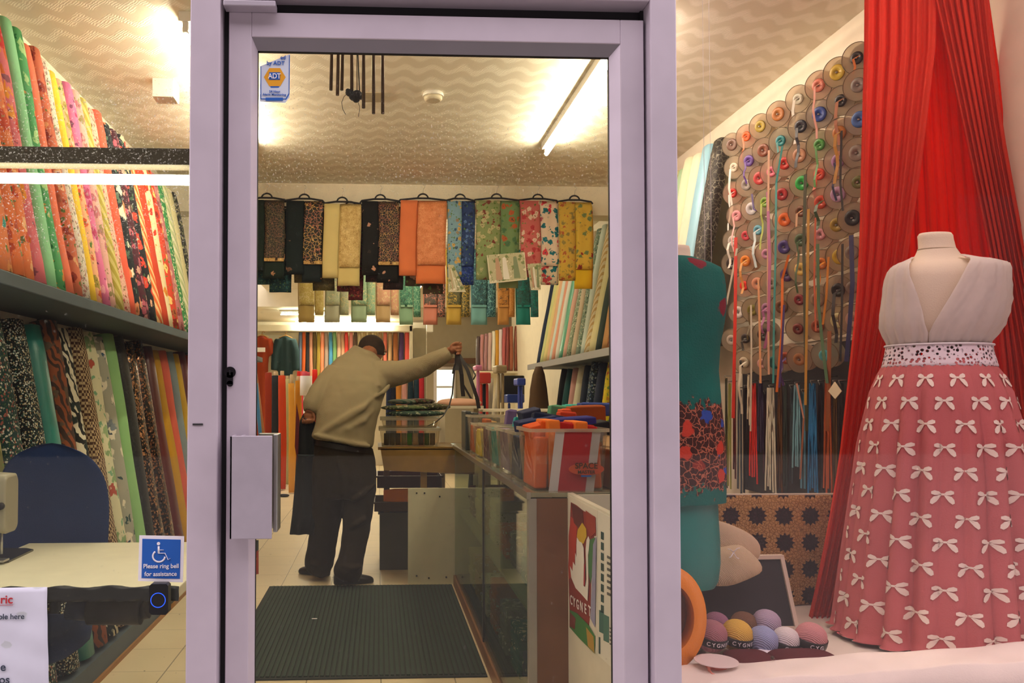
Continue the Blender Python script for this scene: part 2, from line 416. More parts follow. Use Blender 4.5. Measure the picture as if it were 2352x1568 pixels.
MB().box((gl-.003, 1.7925, .16), (gl+.001, 1.802, gt)).box((gr-.001, 1.7925, .16), (gr+.003, 1.802, gt)).box((gl, 1.7925, gt-.001), (gr, 1.802, gt+.004)).build('pane_gasket', m_black, door)
# folded plate pull
hx0, hx1, hz0, hz1 = at(529, 1100, 1.73).x, at(626, 1100, 1.73).x, at(575, 1236, 1.73).z, at(575, 1000, 1.73).z
h = MB().box((hx0, 1.72, hz0), (hx1, 1.726, hz1)).box((hx0, 1.72, hz0), (hx0+.006, 1.772, hz1)).box((hx0+.02, 1.745, hz0), (hx0+.026, 1.772, hz1)).build('pull_handle', m_alud, door, bevel=.0015)
MB().box((FX(590), 1.81, FZ(1216)), (FX(641), 1.818, FZ(995))).box((FX(631), 1.76, FZ(1216)), (FX(641), 1.818, FZ(995))).build('inner_pull_handle', m_steel, door, bevel=.002)
lk = MB(); lx, lz = FX(530), FZ(855, 527)
lk.cyl((lx, 1.768, lz), (lx, 1.775, lz), .0125, 20); lk.box((lx-.0068, 1.768, lz-.026), (lx+.0068, 1.775, lz)); lk.cyl((lx, 1.768, lz-.025), (lx, 1.775, lz-.025), .0068, 12)
lo = lk.build('lock_cylinder', plain('polished_dark_chrome', '4a474c', .2, .9), door)
MB().box((lx-.0012, 1.766, lz-.006), (lx+.0012, 1.769, lz+.005)).build('keyhole', m_black, lo)
MB().box((FX(515), 1.74, FZ(33, 570)), (FX(634), 1.772, FZ(20, 570))).build('top_pivot_arm', m_alud, door, bevel=.002)

# ---------------------------------------------------------------- stickers and notices on the glass
GY = 1.7905
m_blue = plain('printed_blue', '1f5fb8', .5); m_wht = plain('printed_white', 'f2eef2', .5); m_yel = plain('printed_amber', 'e8a21c', .5)
m_red = plain('printed_red', 'c02c34', .5); m_ink = plain('printed_dark_ink', '3a4252', .6); m_grn = plain('printed_green', '2f7a4a', .5)
p = [at(x, y, GY) for x, y in ((598, 152), (666, 124), (665, 224), (655, 236), (597, 233))]
s = thing('alarm_sticker', p[4], 'blue and white alarm company sticker with amber hexagon in door glass corner', 'sticker')
MB().poly(p, (0, 1, 0), .0008).build('sticker_sheet', plain('sticker_pale', 'd4dcea', .5), s)
for pts in (((598,152),(600,152),(600,228),(598,228)), ((598,226),(656,226),(656,228),(598,228)), ((664,128),(666,126),(665,216),(663,216)), ((663,214),(665,216),(657,229),(655,228))):
    MB().poly([at(x, y, GY-.0006) for x, y in pts], (0, 1, 0), .0005).build('blue_border', m_blue, s)
hx = [at(631+25*cos(a), 177+24*sin(a), GY-.0007) for a in [k*pi/3 for k in range(6)]]
MB().poly(hx, (0, 1, 0), .0005).build('hexagon_badge', m_yel, s, )
MB().poly([at(x, y, GY-.0013) for x, y in ((618,166),(643,166),(643,183),(618,183))], (0, 1, 0), .0005).build('badge_panel', m_blue, s)
text('badge_lettering', 'ADT', .0165, at(630.5, 175, GY-.0024), FRONT, m_wht, s, sx=.85)
MB().poly([at(x, y, GY-.0006) for x, y in ((619,195),(643,195),(640,201),(622,201))], (0, 1, 0), .0005).build('blue_base', m_blue, s)
text('lettering', 'by ADT', .0125, at(633, 145, GY-.0014), FRONT, m_blue, s)
text('lettering', 'ed', .0125, at(650, 132, GY-.0014), FRONT, m_blue, s)
text('lettering', '24 Hour', .0072, at(631, 210, GY-.0014), FRONT, m_blue, s)
text('lettering', 'Alarm Monitoring', .0072, at(630, 217, GY-.0014), FRONT, m_blue, s)
MB().poly([at(x, y, GY-.0014) for x, y in ((610,224),(650,224),(650,231),(610,231))], (0, 1, 0), .0005).build('phone_panel', m_blue, s)

p = [at(x, y, GY) for x, y in ((320, 1229), (423, 1231), (420, 1337), (317, 1334))]
s = thing('access_sign', p[3], 'blue square wheelchair sign asking visitors to ring the bell, stuck on left window', 'sign')
MB().poly(p, (0, 1, 0), .001).build('sign_border', m_wht, s)
MB().poly([at(x, y, GY-.0008) for x, y in ((327, 1237), (415, 1239), (413, 1329), (325, 1327))], (0, 1, 0), .0006).build('blue_field', m_blue, s)
YY = GY-.0018
w = MB(); w.cyl(at(364, 1248, YY), at(364, 1248, YY-.0006), .0036, 16)
w.tube([at(364.5, y, YY) for y in (1254, 1262, 1270)], .0022, 6, flat=.3); w.tube([at(x, y, YY) for x, y in ((364, 1270), (379, 1270), (386, 1285), (391, 1282))], .0021, 6, flat=.3)
w.tube([at(x, 1262.5, YY) for x in (365, 376)], .0016, 6, flat=.3)
w.tube([at(365+14*cos(a), 1277+13*sin(a), YY) for a in [radians(k) for k in range(5, 245, 12)]], .0019, 6, flat=.3)
w.build('wheelchair_symbol', m_wht, s)
text('lettering', 'Please ring bell', .0135, at(370, 1300, YY), FRONT, m_wht, s, sx=.96)
text('lettering', 'for assistance', .0135, at(369, 1318, YY), FRONT, m_wht, s, sx=.96)

o = thing('door_bell', at(363, 1412, 1.775), 'black battery doorbell with a glowing blue ring, on left window', 'doorbell')
c = [at(x, y, 1.765) for x, y in ((347,1341),(381,1341),(386,1346),(386,1406),(380,1412),(348,1412),(342,1406),(342,1346))]
MB().poly(c, (0, 1, 0), .025).build('bell_housing', plain('glossy_black_plastic', '101014', .25), o, bevel=.001)
rc = at(363, 1378, 1.7645)
MB().tube([rc+Vector((cos(a)*.0155, 0, sin(a)*.0155)) for a in [2*pi*k/32 for k in range(33)]], .0009, 6).build('light_ring', emit('blue_ring_light', '2a50e0', 1.4), o)
MB().cyl(rc, rc+Vector((0, .0004, 0)), .013, 24).build('push_button', m_black, o)

p = [at(x, y, GY) for x, y in ((-90, 1350), (108, 1348), (113, 1640), (-90, 1640))]
n = thing('paper_notice', at(50, 1640, GY), 'white printed paper notice with red underlined heading, lower left window corner', 'notice')
def crumple():
    a = MB()
    def fn(u, v):
        x0 = p[0].lerp(p[1], u); x1 = p[3].lerp(p[2], u); q = x0.lerp(x1, v)
        return q+Vector((0, .0012*sin(9*u+7*v)+.0008*sin(23*v-5*u), 0))
    a.sheet(fn, 18, 24, .0004); return a
crumple().build('sheet', plain('white_paper', 'dcdcea', .8), n)
YN = GY-.0026
text('lettering', 'ric', .026, at(15, 1377, YN), FRONT, m_red, n)
MB().box(at(-5, 1390, YN), at(30, 1388.5, YN+.0004)).build('red_underline', m_red, n)
text('lettering', 'ole here', .0165, at(26, 1416, YN), FRONT, m_ink, n)
text('lettering', 'e', .025, at(7, 1532, YN), FRONT, m_ink, n)
text('lettering', 'os', .025, at(10, 1561, YN), FRONT, m_ink, n)

# ---------------------------------------------------------------- lights: tubes of the shop, plus unseen ones added for brightness
def tube_light(a, b, label, mat=None, r=.013, batten=True, name='fluorescent_light', twin=False, bm=None):
    a, b = Vector(a), Vector(b); mid = (a+b)/2; d = (b-a).normalized()
    t = thing(name, mid+Vector((0, 0, .06)), label, 'light', 'fluorescent tube lights')
    side = d.cross(Vector((0, 0, 1)))
    if batten: MB().obox(mid+Vector((0, 0, .055)), d*((b-a).length/2+.02), side*.028, Vector((0, 0, .022)))  .build('batten', bm or m_plast, t, bevel=.003)
    for q in (a, b):
        MB().obox(q+Vector((0, 0, .015)), d*.012, side*.012, Vector((0, 0, .026))).build('lamp_holder', m_plast, t, bevel=.002)
    MB().cyl(a, b, r, 12).build('tube', mat or m_tube, t)
    if twin: MB().cyl(Vector((a.x, a.y+.08, a.z+.031)), Vector((b.x, b.y+.08, b.z+.031)), r*.42, 12).build('tube', mat or m_tube, t)
    return t
tube_light((1.10, 3.40, ZC-.078), (1.10, 5.16, ZC-.078), 'long ceiling fluorescent tube seen through top right of door glass')
tube_light((-.845, 3.48, ZC-.078), (-.845, 5.25, ZC-.078), 'ceiling fluorescent tube half hidden behind the left door post')
tube_light((.3, 7.2, ZC-.078), (.3, 8.7, ZC-.078), 'added unseen ceiling tube behind the hanging dress fabrics')  # unseen tube added to brighten the middle of the shop
tube_light((.6, 10.0, ZC-.078), (.6, 11.5, ZC-.078), 'added unseen ceiling tube over the far part of the shop')  # another unseen tube, added for ambient light towards the back
a = at(645, 720, 12.9); b = at(690, 720, 12.9)
tube_light(Vector((a.x, 12.9, ZB-.07)), Vector((b.x+.5, 12.9, ZB-.07)), 'short bluish tube light under the lower back ceiling', m_tubec)
a = at(680, 742, 14.5); b = at(895, 744, 14.5)
tube_light(a, Vector((b.x, 14.5, a.z)), 'long tube light above the back wall rack of fabric rolls', r=.03, batten=False)
za = at(250, 412, 2.12).z
wl = tube_light((-1.62, 2.12, za), (at(447, 412, 2.12).x, 2.12, za), 'twin fluorescent batten hanging across the left window on chains', r=.0135, twin=True, mat=m_tubew, bm=plain('dusty_brown_batten', '4a4234', .8))
tube_light((.95, 2.0, 2.52), (1.95, 2.0, 2.52), 'added unseen tube brightening the right window display from behind the header', mat=emit('added_display_tube', 'fff2e0', TUBE*.38))  # unseen tube added to lift the dim window display
def chain(x, y, z0, z1, par):
    c = MB(); k = 0; z = z0
    while z < z1:
        pts = [Vector((x, y, z))+ (Vector((cos(q)*.005, 0, sin(q)*.011)) if k % 2 else Vector((0, cos(q)*.005, sin(q)*.011))) for q in [2*pi*i/8 for i in range(9)]]
        c.tube(pts, .0013, 4, False); z += .0165; k += 1
    c.build('hanging_chain', m_dark, par)
chain(at(449, 20, 2.12).x, 2.12, za+.08, ZC, wl); chain(-1.5, 2.12, za+.08, ZC, wl)

# ceiling fittings
q = atz(995, 214, ZC)
sd = thing('smoke_detector', q, 'round white smoke detector on the patterned ceiling', 'smoke detector')
MB().loft([[q+Vector((cos(t)*r, sin(t)*r, -h)) for t in [2*pi*k/28 for k in range(28)]] for r, h in ((.055, .0), (.058, .012), (.058, .022))]).build('base', m_plast, sd)
MB().loft([[q+Vector((cos(t)*r, sin(t)*r, -h)) for t in [2*pi*k/28 for k in range(28)]] for r, h in ((.050, .022), (.050, .034), (.038, .044))]).build('cover', plain('cream_plastic', 'd8ccb0', .5), sd)
q = atz(382, 188, ZC)
jb = MB().box((q.x-.06, q.y-.055, ZC-.10), (q.x+.055, q.y+.055, ZC)).build('junction_box', m_plast, bevel=.004)
tag(jb, 'white square box fixed to the ceiling behind left window', 'box')
q = atz(860, 222, ZC)
tag(MB().box((q.x-.055, q.y-.07, ZC-.006), (q.x+.055, q.y+.07, ZC)).build('ceiling_plate', plain('beige_plate', 'b5a88c', .6)), 'flat beige square plate on ceiling behind the wind chime', 'plate')

# wind chime just inside the door
YC = 2.0; cx = at(820, 120, YC)
wc = thing('wind_chime', (cx.x, YC, at(820, 262, YC).z), 'wooden wind chime with dark tubes hanging inside top of door', 'wind chime')
m_ch = plain('dark_bronze_tube', '5a4636', .35, .6)
zt = 2.30
MB().cyl((cx.x, YC, zt+.05), (cx.x, YC, zt+.065), .075, 24).build('top_disc', plain('dark_wood', '4a3020', .5), wc)
MB().cyl((cx.x, YC, zt+.065), (cx.x, YC, ZC), .0015, 6).build('cord', m_dark, wc)
for i, (px, py, dy) in enumerate(((760, 207, .03), (775, 219, -.02), (785, 207, .05), (808, 214, .0), (835, 248, -.04), (858, 261, .01), (879, 261, .03))):
    b = at(px, py, YC+dy); tp = at(px+(5 if px < 790 else 0), 60, YC+dy)
    MB().tube([b, Vector((b.x*.5+tp.x*.5, YC+dy, (b.z+zt)/2)), (tp.x, YC+dy, zt)], .0043, 10).cyl((tp.x, YC+dy, zt), (tp.x, YC+dy, zt+.05), .0008, 5).build('chime_tube', m_ch, wc)
c = MB()
for px, py, r in ((803, 213, .011), (812, 222, .012), (820, 218, .014), (818, 228, .010), (829, 222, .009), (799, 208, .006)):
    c.ball(at(px, py, YC), r, 10, (1, .6, .9))
c.tube([at(820, 214, YC), at(820, 120, YC), (cx.x, YC, zt+.05)], .0012, 5); c.tube([at(826, 212, YC), at(822, 120, YC), (cx.x+.004, YC, zt+.05)], .0016, 5)
c.tube([at(x, y, YC) for x, y in ((799, 213), (790, 222), (785, 235), (787, 250), (794, 263))], .0008, 5)
c.tube([at(x, y, YC) for x, y in ((822, 232), (826, 245), (825, 258), (823, 268))], .0008, 5)
c.build('clapper', m_dark, wc)
# ---------------------------------------------------------------- fabric rolls
m_core = plain('cardboard_core', 'c9ad84', .8)
def roll(base, top, w, th, mat, label, group, side=(0, 1, 0), core=True, name='fabric_roll', corelen=.0, cmat=None, taper=1.0, flap=None):
    base, top = Vector(base), Vector(top); d = (top-base); L = d.length; d.normalize()
    s = Vector(side); s = (s-d*s.dot(d)).normalized(); n = d.cross(s)
    rnd = random.Random(label); ph = rnd.uniform(0, 6); ph2 = rnd.uniform(0, 6)
    o = thing(name, base, label, 'fabric roll', group)
    K = 20; R = 12; rings = []
    for i in range(R+1):
        f = i/R; c = base+d*L*f
        c = c + s*(.004*sin(5*f+ph)) + n*(.003*sin(4*f+ph2))
        k = 1+.035*sin(7*f+ph)+.02*sin(17*f+ph2); k *= (1-(1-taper)*f)
        if i in (0, R): k *= .93
        ring = []
        for j in range(K):
            a = 2*pi*j/K; lip = 1+.11*(j/K)-.05
            ca, sa = cos(a), sin(a); e = .75
            x = (abs(ca)**e)*(1 if ca > 0 else -1)*w/2*lip*k; y = (abs(sa)**e)*(1 if sa > 0 else -1)*th/2*lip*k
            ring.append(c+s*x+n*y)
        rings.append(ring)
    MB().loft(rings).build('cloth', mat, o)
    if core:
        MB().tube([top-d*.03, top+d*(.006+corelen)], min(w, th)*.30, 12).build('cardboard_core', cmat or m_core, o)
    if flap:      # loose end of the cloth hanging down the front
        fw = w*.9
        MB().sheet(lambda u, v: base+d*L*(1-v*.96)+n*(-(th/2+.007)-.004*sin(6*v+ph))*(1 if flap > 0 else -1)+s*(fw*(u-.5)+.006*sin(5*v+ph2)), 4, 16, .002).build('loose_end', mat, o)
    return o
def run_rolls(items, place, group, xb, zb, xt, zt, th, core=True, jig=.02, w=None, side=(0,1,0)):
    """items: (Y, description, material). neighbours go into the label"""
    items = sorted(items, key=lambda q: q[0])
    for i, (Y, desc, mat) in enumerate(items):
        lo = items[i-1][0] if i else 2*Y-items[1][0]; hi = items[i+1][0] if i < len(items)-1 else 2*Y-items[i-1][0]
        ww = w or min((hi-lo)/2, .15)*.98
        rnd = random.Random(desc); j = rnd.uniform(-1, 1)
        lab = f"{desc} roll beyond the {items[i-1][1]} one, {place}" if i else f"{desc} roll, nearest the street on the {place}"
        roll((xb, Y, zb), (xt, Y+j*jig*.3, zt+j*jig), ww, th, mat, lab, group)
# left wall: shelf, upright supports and plinth
SHZ = at(200, 697, 3.7).z
MB().box((XL, 1.95, SHZ-.05), (-1.26, 8.7, SHZ)).build('wall_shelf', m_slate, bevel=.004)
tag(bpy.data.objects['wall_shelf'], 'long slate blue shelf along the left wall under bright fabric rolls', 'shelf')
PLX = -1.25
pl = thing('plinth', (PLX, 2.3, 0), 'slate blue plinth along left floor edge with brown bottom strip', 'plinth')
MB().box((XL+.002, 2.3, 0.012), (PLX, 8.7, .11)).build('plinth_board', m_slate, pl); MB().box((PLX-.01, 2.3, 0), (PLX+.012, 8.7, .022)).build('bottom_strip', plain('brown_wood_strip', '9a6a34', .6), pl)
for Y, lb in ((3.98, 'dark upright shelf support behind the blue chair'), (2.05, 'dark upright shelf support nearest the left window'), (6.9, 'dark upright shelf support far along left wall')):
    tag(MB().box((-1.658, Y-.05, .11), (-1.60, Y+.05, SHZ-.05)).build('shelf_support', plain('dark_navy_panel', '1e2733', .6)), lb, 'shelf support', 'left shelf supports')
f = fabric
up = [(2.50,'orange paisley',f('floral','e07a40','c04a30','f0b080')),(2.60,'aqua floral',f('floral','8ac4b4','d06050','e8d8c0')),(2.72,'apricot print',f('floral','eba070','c85a3a','f4cf9a')),
 (2.85,'teal edged orange',f('floral','e08050','3a8f86','f0a060')),(2.94,'burnt orange',f('floral','dd7442','b04a30','e89a62')),(3.04,'orange rose',f('floral','e8804e','c2452c','f2b784',1,'6a6a3a')),
 (3.14,'rose pink floral',f('floral','d8707a','c0302c','e89838',1.4,'8a4a5a')),(3.24,'mint green',f('plain','8fcf9c')),(3.33,'green leaf print',f('floral','4f9c62','e08a40','a8d090',1.2,'1f6a3c')),
 (3.42,'coral plain',f('plain','e8785a')),(3.52,'rust floral',f('floral','c0664a','d8a070','8a3428',.9,'5a6a34')),(3.61,'white speckled',f('ditsy','e0d4c4','b88a80','9a8a80')),
 (3.70,'bright yellow',f('plain','f0c63c')),(3.78,'peach print',f('floral','ecb088','d05a3a','9a8a40',.8)),(3.88,'magenta floral',f('floral','d4709a','a83860','e8a0b0',1.1,'7a4060')),
 (3.98,'pale rose leaf',f('floral','dcaaa0','b06a72','8a7a52',.9,'8a8a56')),(4.08,'olive striped',f('stripe','a89a44','c8b870')),(4.18,'blush spotted',f('ditsy','e2b0a0','c05a58','8a6a4a')),
 (4.29,'coral red',f('plain','dc5f48')),(4.42,'black floral',f('floral','20242a','ece0c4','d88a60',1.5,'506a5a')),(4.55,'dark maroon print',f('floral','4a2430','b05a6a','c89a8a',.8,'2a3a30')),
 (4.68,'black blossom',f('floral','26262c','d84a3c','e8cfa8',1.2,'3f5a44')),(4.81,'orange lined',f('stripe','e2703c','f0c890')),(4.95,'brick red',f('plain','c2452e')),
 (5.08,'cream poppy',f('floral','efdcb0','d23a28','e0903a',1.3,'b8a060')),(5.21,'scarlet leaf',f('floral','d24a34','f0c878','8a2a20',1)),(5.34,'dusty pink',f('floral','c07a7c','8a4a50','d8b098',.8)),
 (5.47,'green dotted',f('ditsy','3f8a54','e8e0c0','c0d8a0')),(5.60,'pale sage',f('stripe','c4cf9a','e8e4c4')),(5.74,'light cream',f('plain','e8dfae')),(5.88,'charcoal patterned',f('ditsy','3a3a38','c8c0a0','8a8a70'))]
run_rolls(up, 'left upper shelf', 'fabric rolls on left upper shelf', -1.335, SHZ+.006, -1.535, 2.77, .085)
lowr = [(3.02,'olive dappled',f('floral','6a6a3a','b04030','a8a070')),(3.20,'teal dotted',f('ditsy','1c3a3a','d0d0c0','a05a50',.6)),
 (3.42,'black sprigged',f('ditsy','14181c','d8dcd0','c8b890',.45,'3a8a80')),(3.60,'teal green',f('satin','0f7a74')),(3.76,'brown paisley',f('zebra','8a4a2c','3a2a24','5a4a3a')),
 (3.91,'zebra patterned',f('zebra','e0d8c0','1f2020','23302e')),(4.10,'brown gingham',f('check','b8a07a','4a3024')),(4.24,'cream floral',f('floral','e0dcb8','b05040','8aa878',1.6,'7fae8a')),
 (4.40,'grey blossom',f('floral','a8a898','e8e0cc','3a5a78',1.6,'2c4a4a')),(4.56,'light green',f('plain','93c584')),(4.74,'black lace',f('brocade','15171a','2a2c2e','202224')),
 (4.93,'black gold sequin',f('sequin','120e0d','d8a070','8a5a3c')),(5.12,'dark bronze sequin',f('sequin','1c1412','b87a50','5a3a2c')),(5.34,'deep maroon',f('satin','5a1c20')),(5.52,'mustard',f('plain','c8962c')),
 (5.70,'warm coral',f('plain','e06a58')),(5.88,'grey blue',f('plain','8a9aa2')),(6.06,'yellow ochre',f('plain','d8b040')),(6.24,'burgundy velvet',f('satin','6a2434')),(6.42,'rust red',f('plain','b8442c')),(6.62,'dusky plum',f('plain','7a3a48'))]
run_rolls(lowr, 'left plinth', 'fabric rolls standing on left plinth', -1.31, .125, -1.565, 1.60, .11)

# ---------------------------------------------------------------- work desk in the left window
DZ = at(200, 1345, 2.2).z
dk = thing('work_desk', (-1.1, 2.45, 0), 'cream topped sewing desk with black taped front edge in left window', 'desk')
MB().box((-1.22, 2.18, DZ-.03), (-.535, at(200, 1252, 2.85).y, DZ)).build('desk_top', plain('cream_laminate', 'e2dcc0', .45), dk, bevel=.003)
tp = MB()
tp.sheet(lambda u, v: (-1.0+u*.465 if v < 2 else 0, 2.174+.003*sin(40*u+9*v), DZ-.04*v+.004+.003*sin(23*u)*(1-v)), 40, 4, .003); tp.build('black_tape', plain('wrinkled_black_tape', '141416', .4), dk)
MB().box((-1.22, 2.70, DZ-.10), (-.56, 2.72, DZ-.03)).build('rear_rail', m_dark, dk)
for x, y in ((-.985, 2.22), (-1.19, 2.22), (-.60, 2.80), (-1.17, 2.80)):
    MB().box((x-.03, y-.02, 0), (x+.03, y+.02, DZ-.03)).build('leg', m_dark, dk, bevel=.002)
# under-desk motor of the sewing machine
mo = thing('machine_motor', at(270, 1430, 2.42), 'black motor of the sewing machine mounted under the desk top', 'motor')
c0 = at(205, 1402, 2.42); c1 = at(325, 1402, 2.42)
MB().tube([c0, c1], .041, 20).cyl(c1, c1+Vector((.02, 0, .004)), .027, 16).build('motor_body', plain('black_brown_metal', '2a2622', .5), mo)
MB().tube([at(156, 1398, 2.42), c0], .03, 16).build('clutch', plain('navy_metal', '1c2844', .5), mo)
MB().box((c0.x, 2.40, c0.z+.03), (c1.x, 2.44, DZ-.03)).build('bracket', m_dark, mo)
# sewing machine, only its head reaches into view
sm = thing('sewing_machine', (-1.35, 2.5, DZ), 'beige industrial sewing machine at left edge of the desk', 'sewing machine')
m_beige = plain('beige_machine_enamel', '98917a', .4)
hx = at(28, 1150, 2.5).x
hd = MB()
def rr(x, y0, y1, z0, z1, r=.02, n=5):
    pts = []
    for cy_, cz_, a0 in ((y1-r, z1-r, 0), (y0+r, z1-r, pi/2), (y0+r, z0+r, pi), (y1-r, z0+r, 3*pi/2)):
        for k in range(n): pts.append(Vector((x, cy_+r*cos(a0+pi/2*k/(n-1)), cz_+r*sin(a0+pi/2*k/(n-1)))))
    return pts
zt1, zb1 = at(10, 1085, 2.5).z, at(10, 1222, 2.5).z
hd.loft([rr(hx-.16, 2.45, 2.55, zt1-.10, zt1), rr(hx-.06, 2.45, 2.55, zb1+.01, zt1), rr(hx-.006, 2.452, 2.548, zb1, zt1-.004), rr(hx, 2.46, 2.54, zb1+.006, zt1-.012)])
hd.build('machine_head', m_beige, sm)
MB().loft([rr(-1.20, 2.44, 2.56, zt1-.10, zt1), rr(hx-.14, 2.45, 2.55, zt1-.10, zt1)]).build('machine_arm', m_beige, sm)
MB().loft([rr(-1.215, 2.42, 2.58, DZ+.008, zt1, .03), rr(-1.205, 2.42, 2.58, DZ+.008, zt1, .03)]).build('machine_column', m_beige, sm)
kn = at(18, 1162, 2.45); MB().cyl((kn.x-.02, 2.452, kn.z), (kn.x-.02, 2.438, kn.z), .011, 16).build('tension_knob', m_black, sm)
MB().cyl((hx-.03, 2.5, zb1+.005), (hx-.03, 2.5, DZ+.03), .004, 8).box((hx-.045, 2.48, DZ+.008), (hx-.015, 2.52, DZ+.014)).build('needle_bar_and_foot', m_steel, sm)
b = [atz(x, y, DZ) for x, y in ((-75, 1262), (60, 1262), (77, 1265), (20, 1292), (-95, 1296))]
MB().poly(b, (0, 0, 1), .006).build('bed_plate', plain('dark_polished_steel', '6a665c', .2, .8), sm)
# swivel chair
YS = 2.92
ch = thing('swivel_chair', (at(120, 1200, YS).x, YS-.24, 0), 'navy blue fabric office chair pushed up behind the sewing desk', 'chair')
cxp = at(120, 1200, YS)
def backring(z, hw, yo, th):
    n = 28; return [Vector((cxp.x+hw*(abs(cos(a))**.8)*(1 if cos(a) > 0 else -1), YS+yo+th*sin(a)+.10*(cos(a)**2)*-.35, z)) for a in [2*pi*k/n for k in range(n)]]
zt_, zb_ = at(120, 1016, YS).z, .60
rs = []
for k in range(17):
    q = k/16; z = zb_+(zt_-zb_)*q; hw = .2*(1-max(0, (q-.45)/.55)**3.2)**.5 if q < .999 else .03
    if q < .1: hw *= .93+.7*q
    rs.append(backring(z, max(hw, .02), .04*sin(q*3), .035*(1 if q < .9 else (1-q)*8+.2)))
MB().loft(rs).build('backrest', fabric('plain', '1d3260'), ch, sub=1)
sr_ = []
for z, k in ((.44, .9), (.455, 1), (.49, 1.02), (.51, .96), (.515, .8)):
    sr_.append([Vector((cxp.x+.2*k*(abs(cos(a))**.7)*(1 if cos(a) > 0 else -1), YS-.24+.2*k*(abs(sin(a))**.7)*(1 if sin(a) > 0 else -1), z)) for a in [2*pi*j/28 for j in range(28)]])
MB().loft(sr_).build('seat', fabric('plain', '1d3260'), ch)
MB().tube([(cxp.x, YS+.04, .7), (cxp.x, YS+.03, .5), (cxp.x, YS-.16, .43)], .02, 8, flat=.5).build('back_bracket', m_black, ch)
MB().cyl((cxp.x, YS-.24, .08), (cxp.x, YS-.24, .44), .026, 16).build('gas_column', m_black, ch)
for k in range(5):
    a = 2*pi*k/5+.3; e = Vector((cxp.x+.26*cos(a), YS-.24+.26*sin(a), .06))
    l = MB().tube([(cxp.x, YS-.24, .10), e], [.026, .016], 8).build('leg', m_black, ch)
    MB().cyl(e+Vector((-.01*sin(a), .01*cos(a), -.033)), e+Vector((.01*sin(a), -.01*cos(a), -.033)), .027, 12).build('castor', m_black, l)

# small partition beside the door on the left, with a red poster
m_part = plain('off_white_board', 'e6dfd0', .55)
lp = MB().box((-.350, 1.90, 0), (-.335, 2.17, .93)).build('partition_panel', m_part); tag(lp, 'narrow off-white partition panel just inside door on the left', 'partition')
# ---------------------------------------------------------------- glass counter on the right
CXF, CYN, CYF, CZT = .515, 2.71, 5.42, .945
ct = thing('glass_counter', (.8, 4, 0), 'long glass-fronted shop counter with brown trim beside the ribbed mat', 'counter')
MB().box((CXF-.008, CYN-.01, CZT-.016), (1.16, CYF+.2, CZT)).build('counter_top', plain('worn_glass_top', '8f8a72', .15, 0, .2, spec=.8), ct, bevel=.002)
MB().box((CXF-.012, CYN-.012, CZT-.022), (CXF+.002, CYF, CZT+.002)).build('metal_edge', m_steel, ct)
MB().box((CXF-.010, CYN, 0), (CXF+.035, CYF-.02, .07)).build('wooden_plinth', plain('varnished_brown_wood', '8c5c30', .35, 0, .25), ct, bevel=.003)
MB().box((CXF, CYN+.02, .07), (CXF+.006, CYF-.03, CZT-.02)).build('front_glass', glassy('counter_glass', 'dfe8dc', .13, .01), ct)
MB().box((CXF-.006, CYN-.012, 0), (CXF+.022, CYN+.02, CZT-.02)).build('corner_post', plain('aluminium_angle', 'a09c98', .4, .3), ct, bevel=.001)
MB().box((CXF-.003, 3.92, .07), (CXF+.008, 3.935, CZT-.02)).build('glass_joint', m_dark, ct)
MB().box((CXF+.022, CYN-.01, 0), (.645, CYN+.008, CZT-.02)).build('end_panel', plain('brown_end_panel', '7d5238', .35, 0, .35, 5), ct)
MB().box((1.14, CYN, 0), (1.16, CYF, CZT-.02)).build('back_panel', plain('dark_brown_board', '3a2a20', .7), ct)
MB().box((CXF+.02, CYN+.02, .05), (1.14, CYF, .07)).build('base_board', m_dark, ct)
MB().box((CXF+.02, CYN+.02, .50), (1.10, CYF-.05, .515)).build('inner_shelf', plain('pale_green_shelf', 'aeb090', .5), ct)
rnd = random.Random(3)
inside = [('blue', '2c4a86'), ('orange', 'dc7a3c'), ('pale yellow', 'e0d090'), ('teal', '2a8088'), ('cream', 'e4dcc0'), ('maroon', '6a2a30'), ('grey', '8a8a86'), ('gold', 'c09a3c')]
for lv, (z, wd) in enumerate(((.516, 'upper'), (.071, 'lower'))):
    for k in range(8):
        nm, c = inside[(k*3+lv*5) % 8]; y = CYN+.14+k*.32
        h = rnd.uniform(.12, .26); x0 = CXF+.07
        o = thing('folded_fabric', (x0+.15, y, z), f"{nm} folded fabric stack on {wd} shelf inside the glass counter", 'folded fabric', 'fabric stacks inside the counter')
        nn = 3+k % 3
        for i in range(nn):
            zz = z+h*i/nn; MB().box((x0+.01*rnd.random(), y-.11, zz+.001), (x0+.34, y+.11, zz+h/nn-.002)).build('fold', fabric('plain' if i % 2 else 'ditsy', c, 'e8e0d0', c), o, bevel=.008)
# L return: low white screwed panel, table with brown apron behind it
lp2 = thing('low_panel', (.55, CYF+.02, 0), 'low off-white chipboard panel with black screws closing the counter corner', 'panel')
MB().box((at(937, 1200, 5.44).x, 5.43, 0), (.93, 5.45, at(1000, 1121, 5.43).z)).build('board', plain('pale_green_board', 'cfcbae', .5), lp2, bevel=.001)
for px, py in ((957, 1132), (975, 1132), (957, 1322), (985, 1327), (1010, 1140), (1025, 1325)):
    q = at(px, py, 5.43); MB().cyl((q.x, 5.426, q.z), (q.x, 5.431, q.z), .006, 8).build('screw', m_black, lp2)
TZ = at(960, 1026, 5.5).z
tb = thing('back_table', (.4, 5.75, 0), 'brown-sided table across the far end carrying clear plastic trays', 'table')
m_brn = plain('yellow_brown_board', '8a6a30', .5, 0, .2)
MB().box((at(868, 1050, 5.5).x, 5.50, TZ-.02), (1.15, 6.05, TZ)).build('table_top', m_brn, tb)
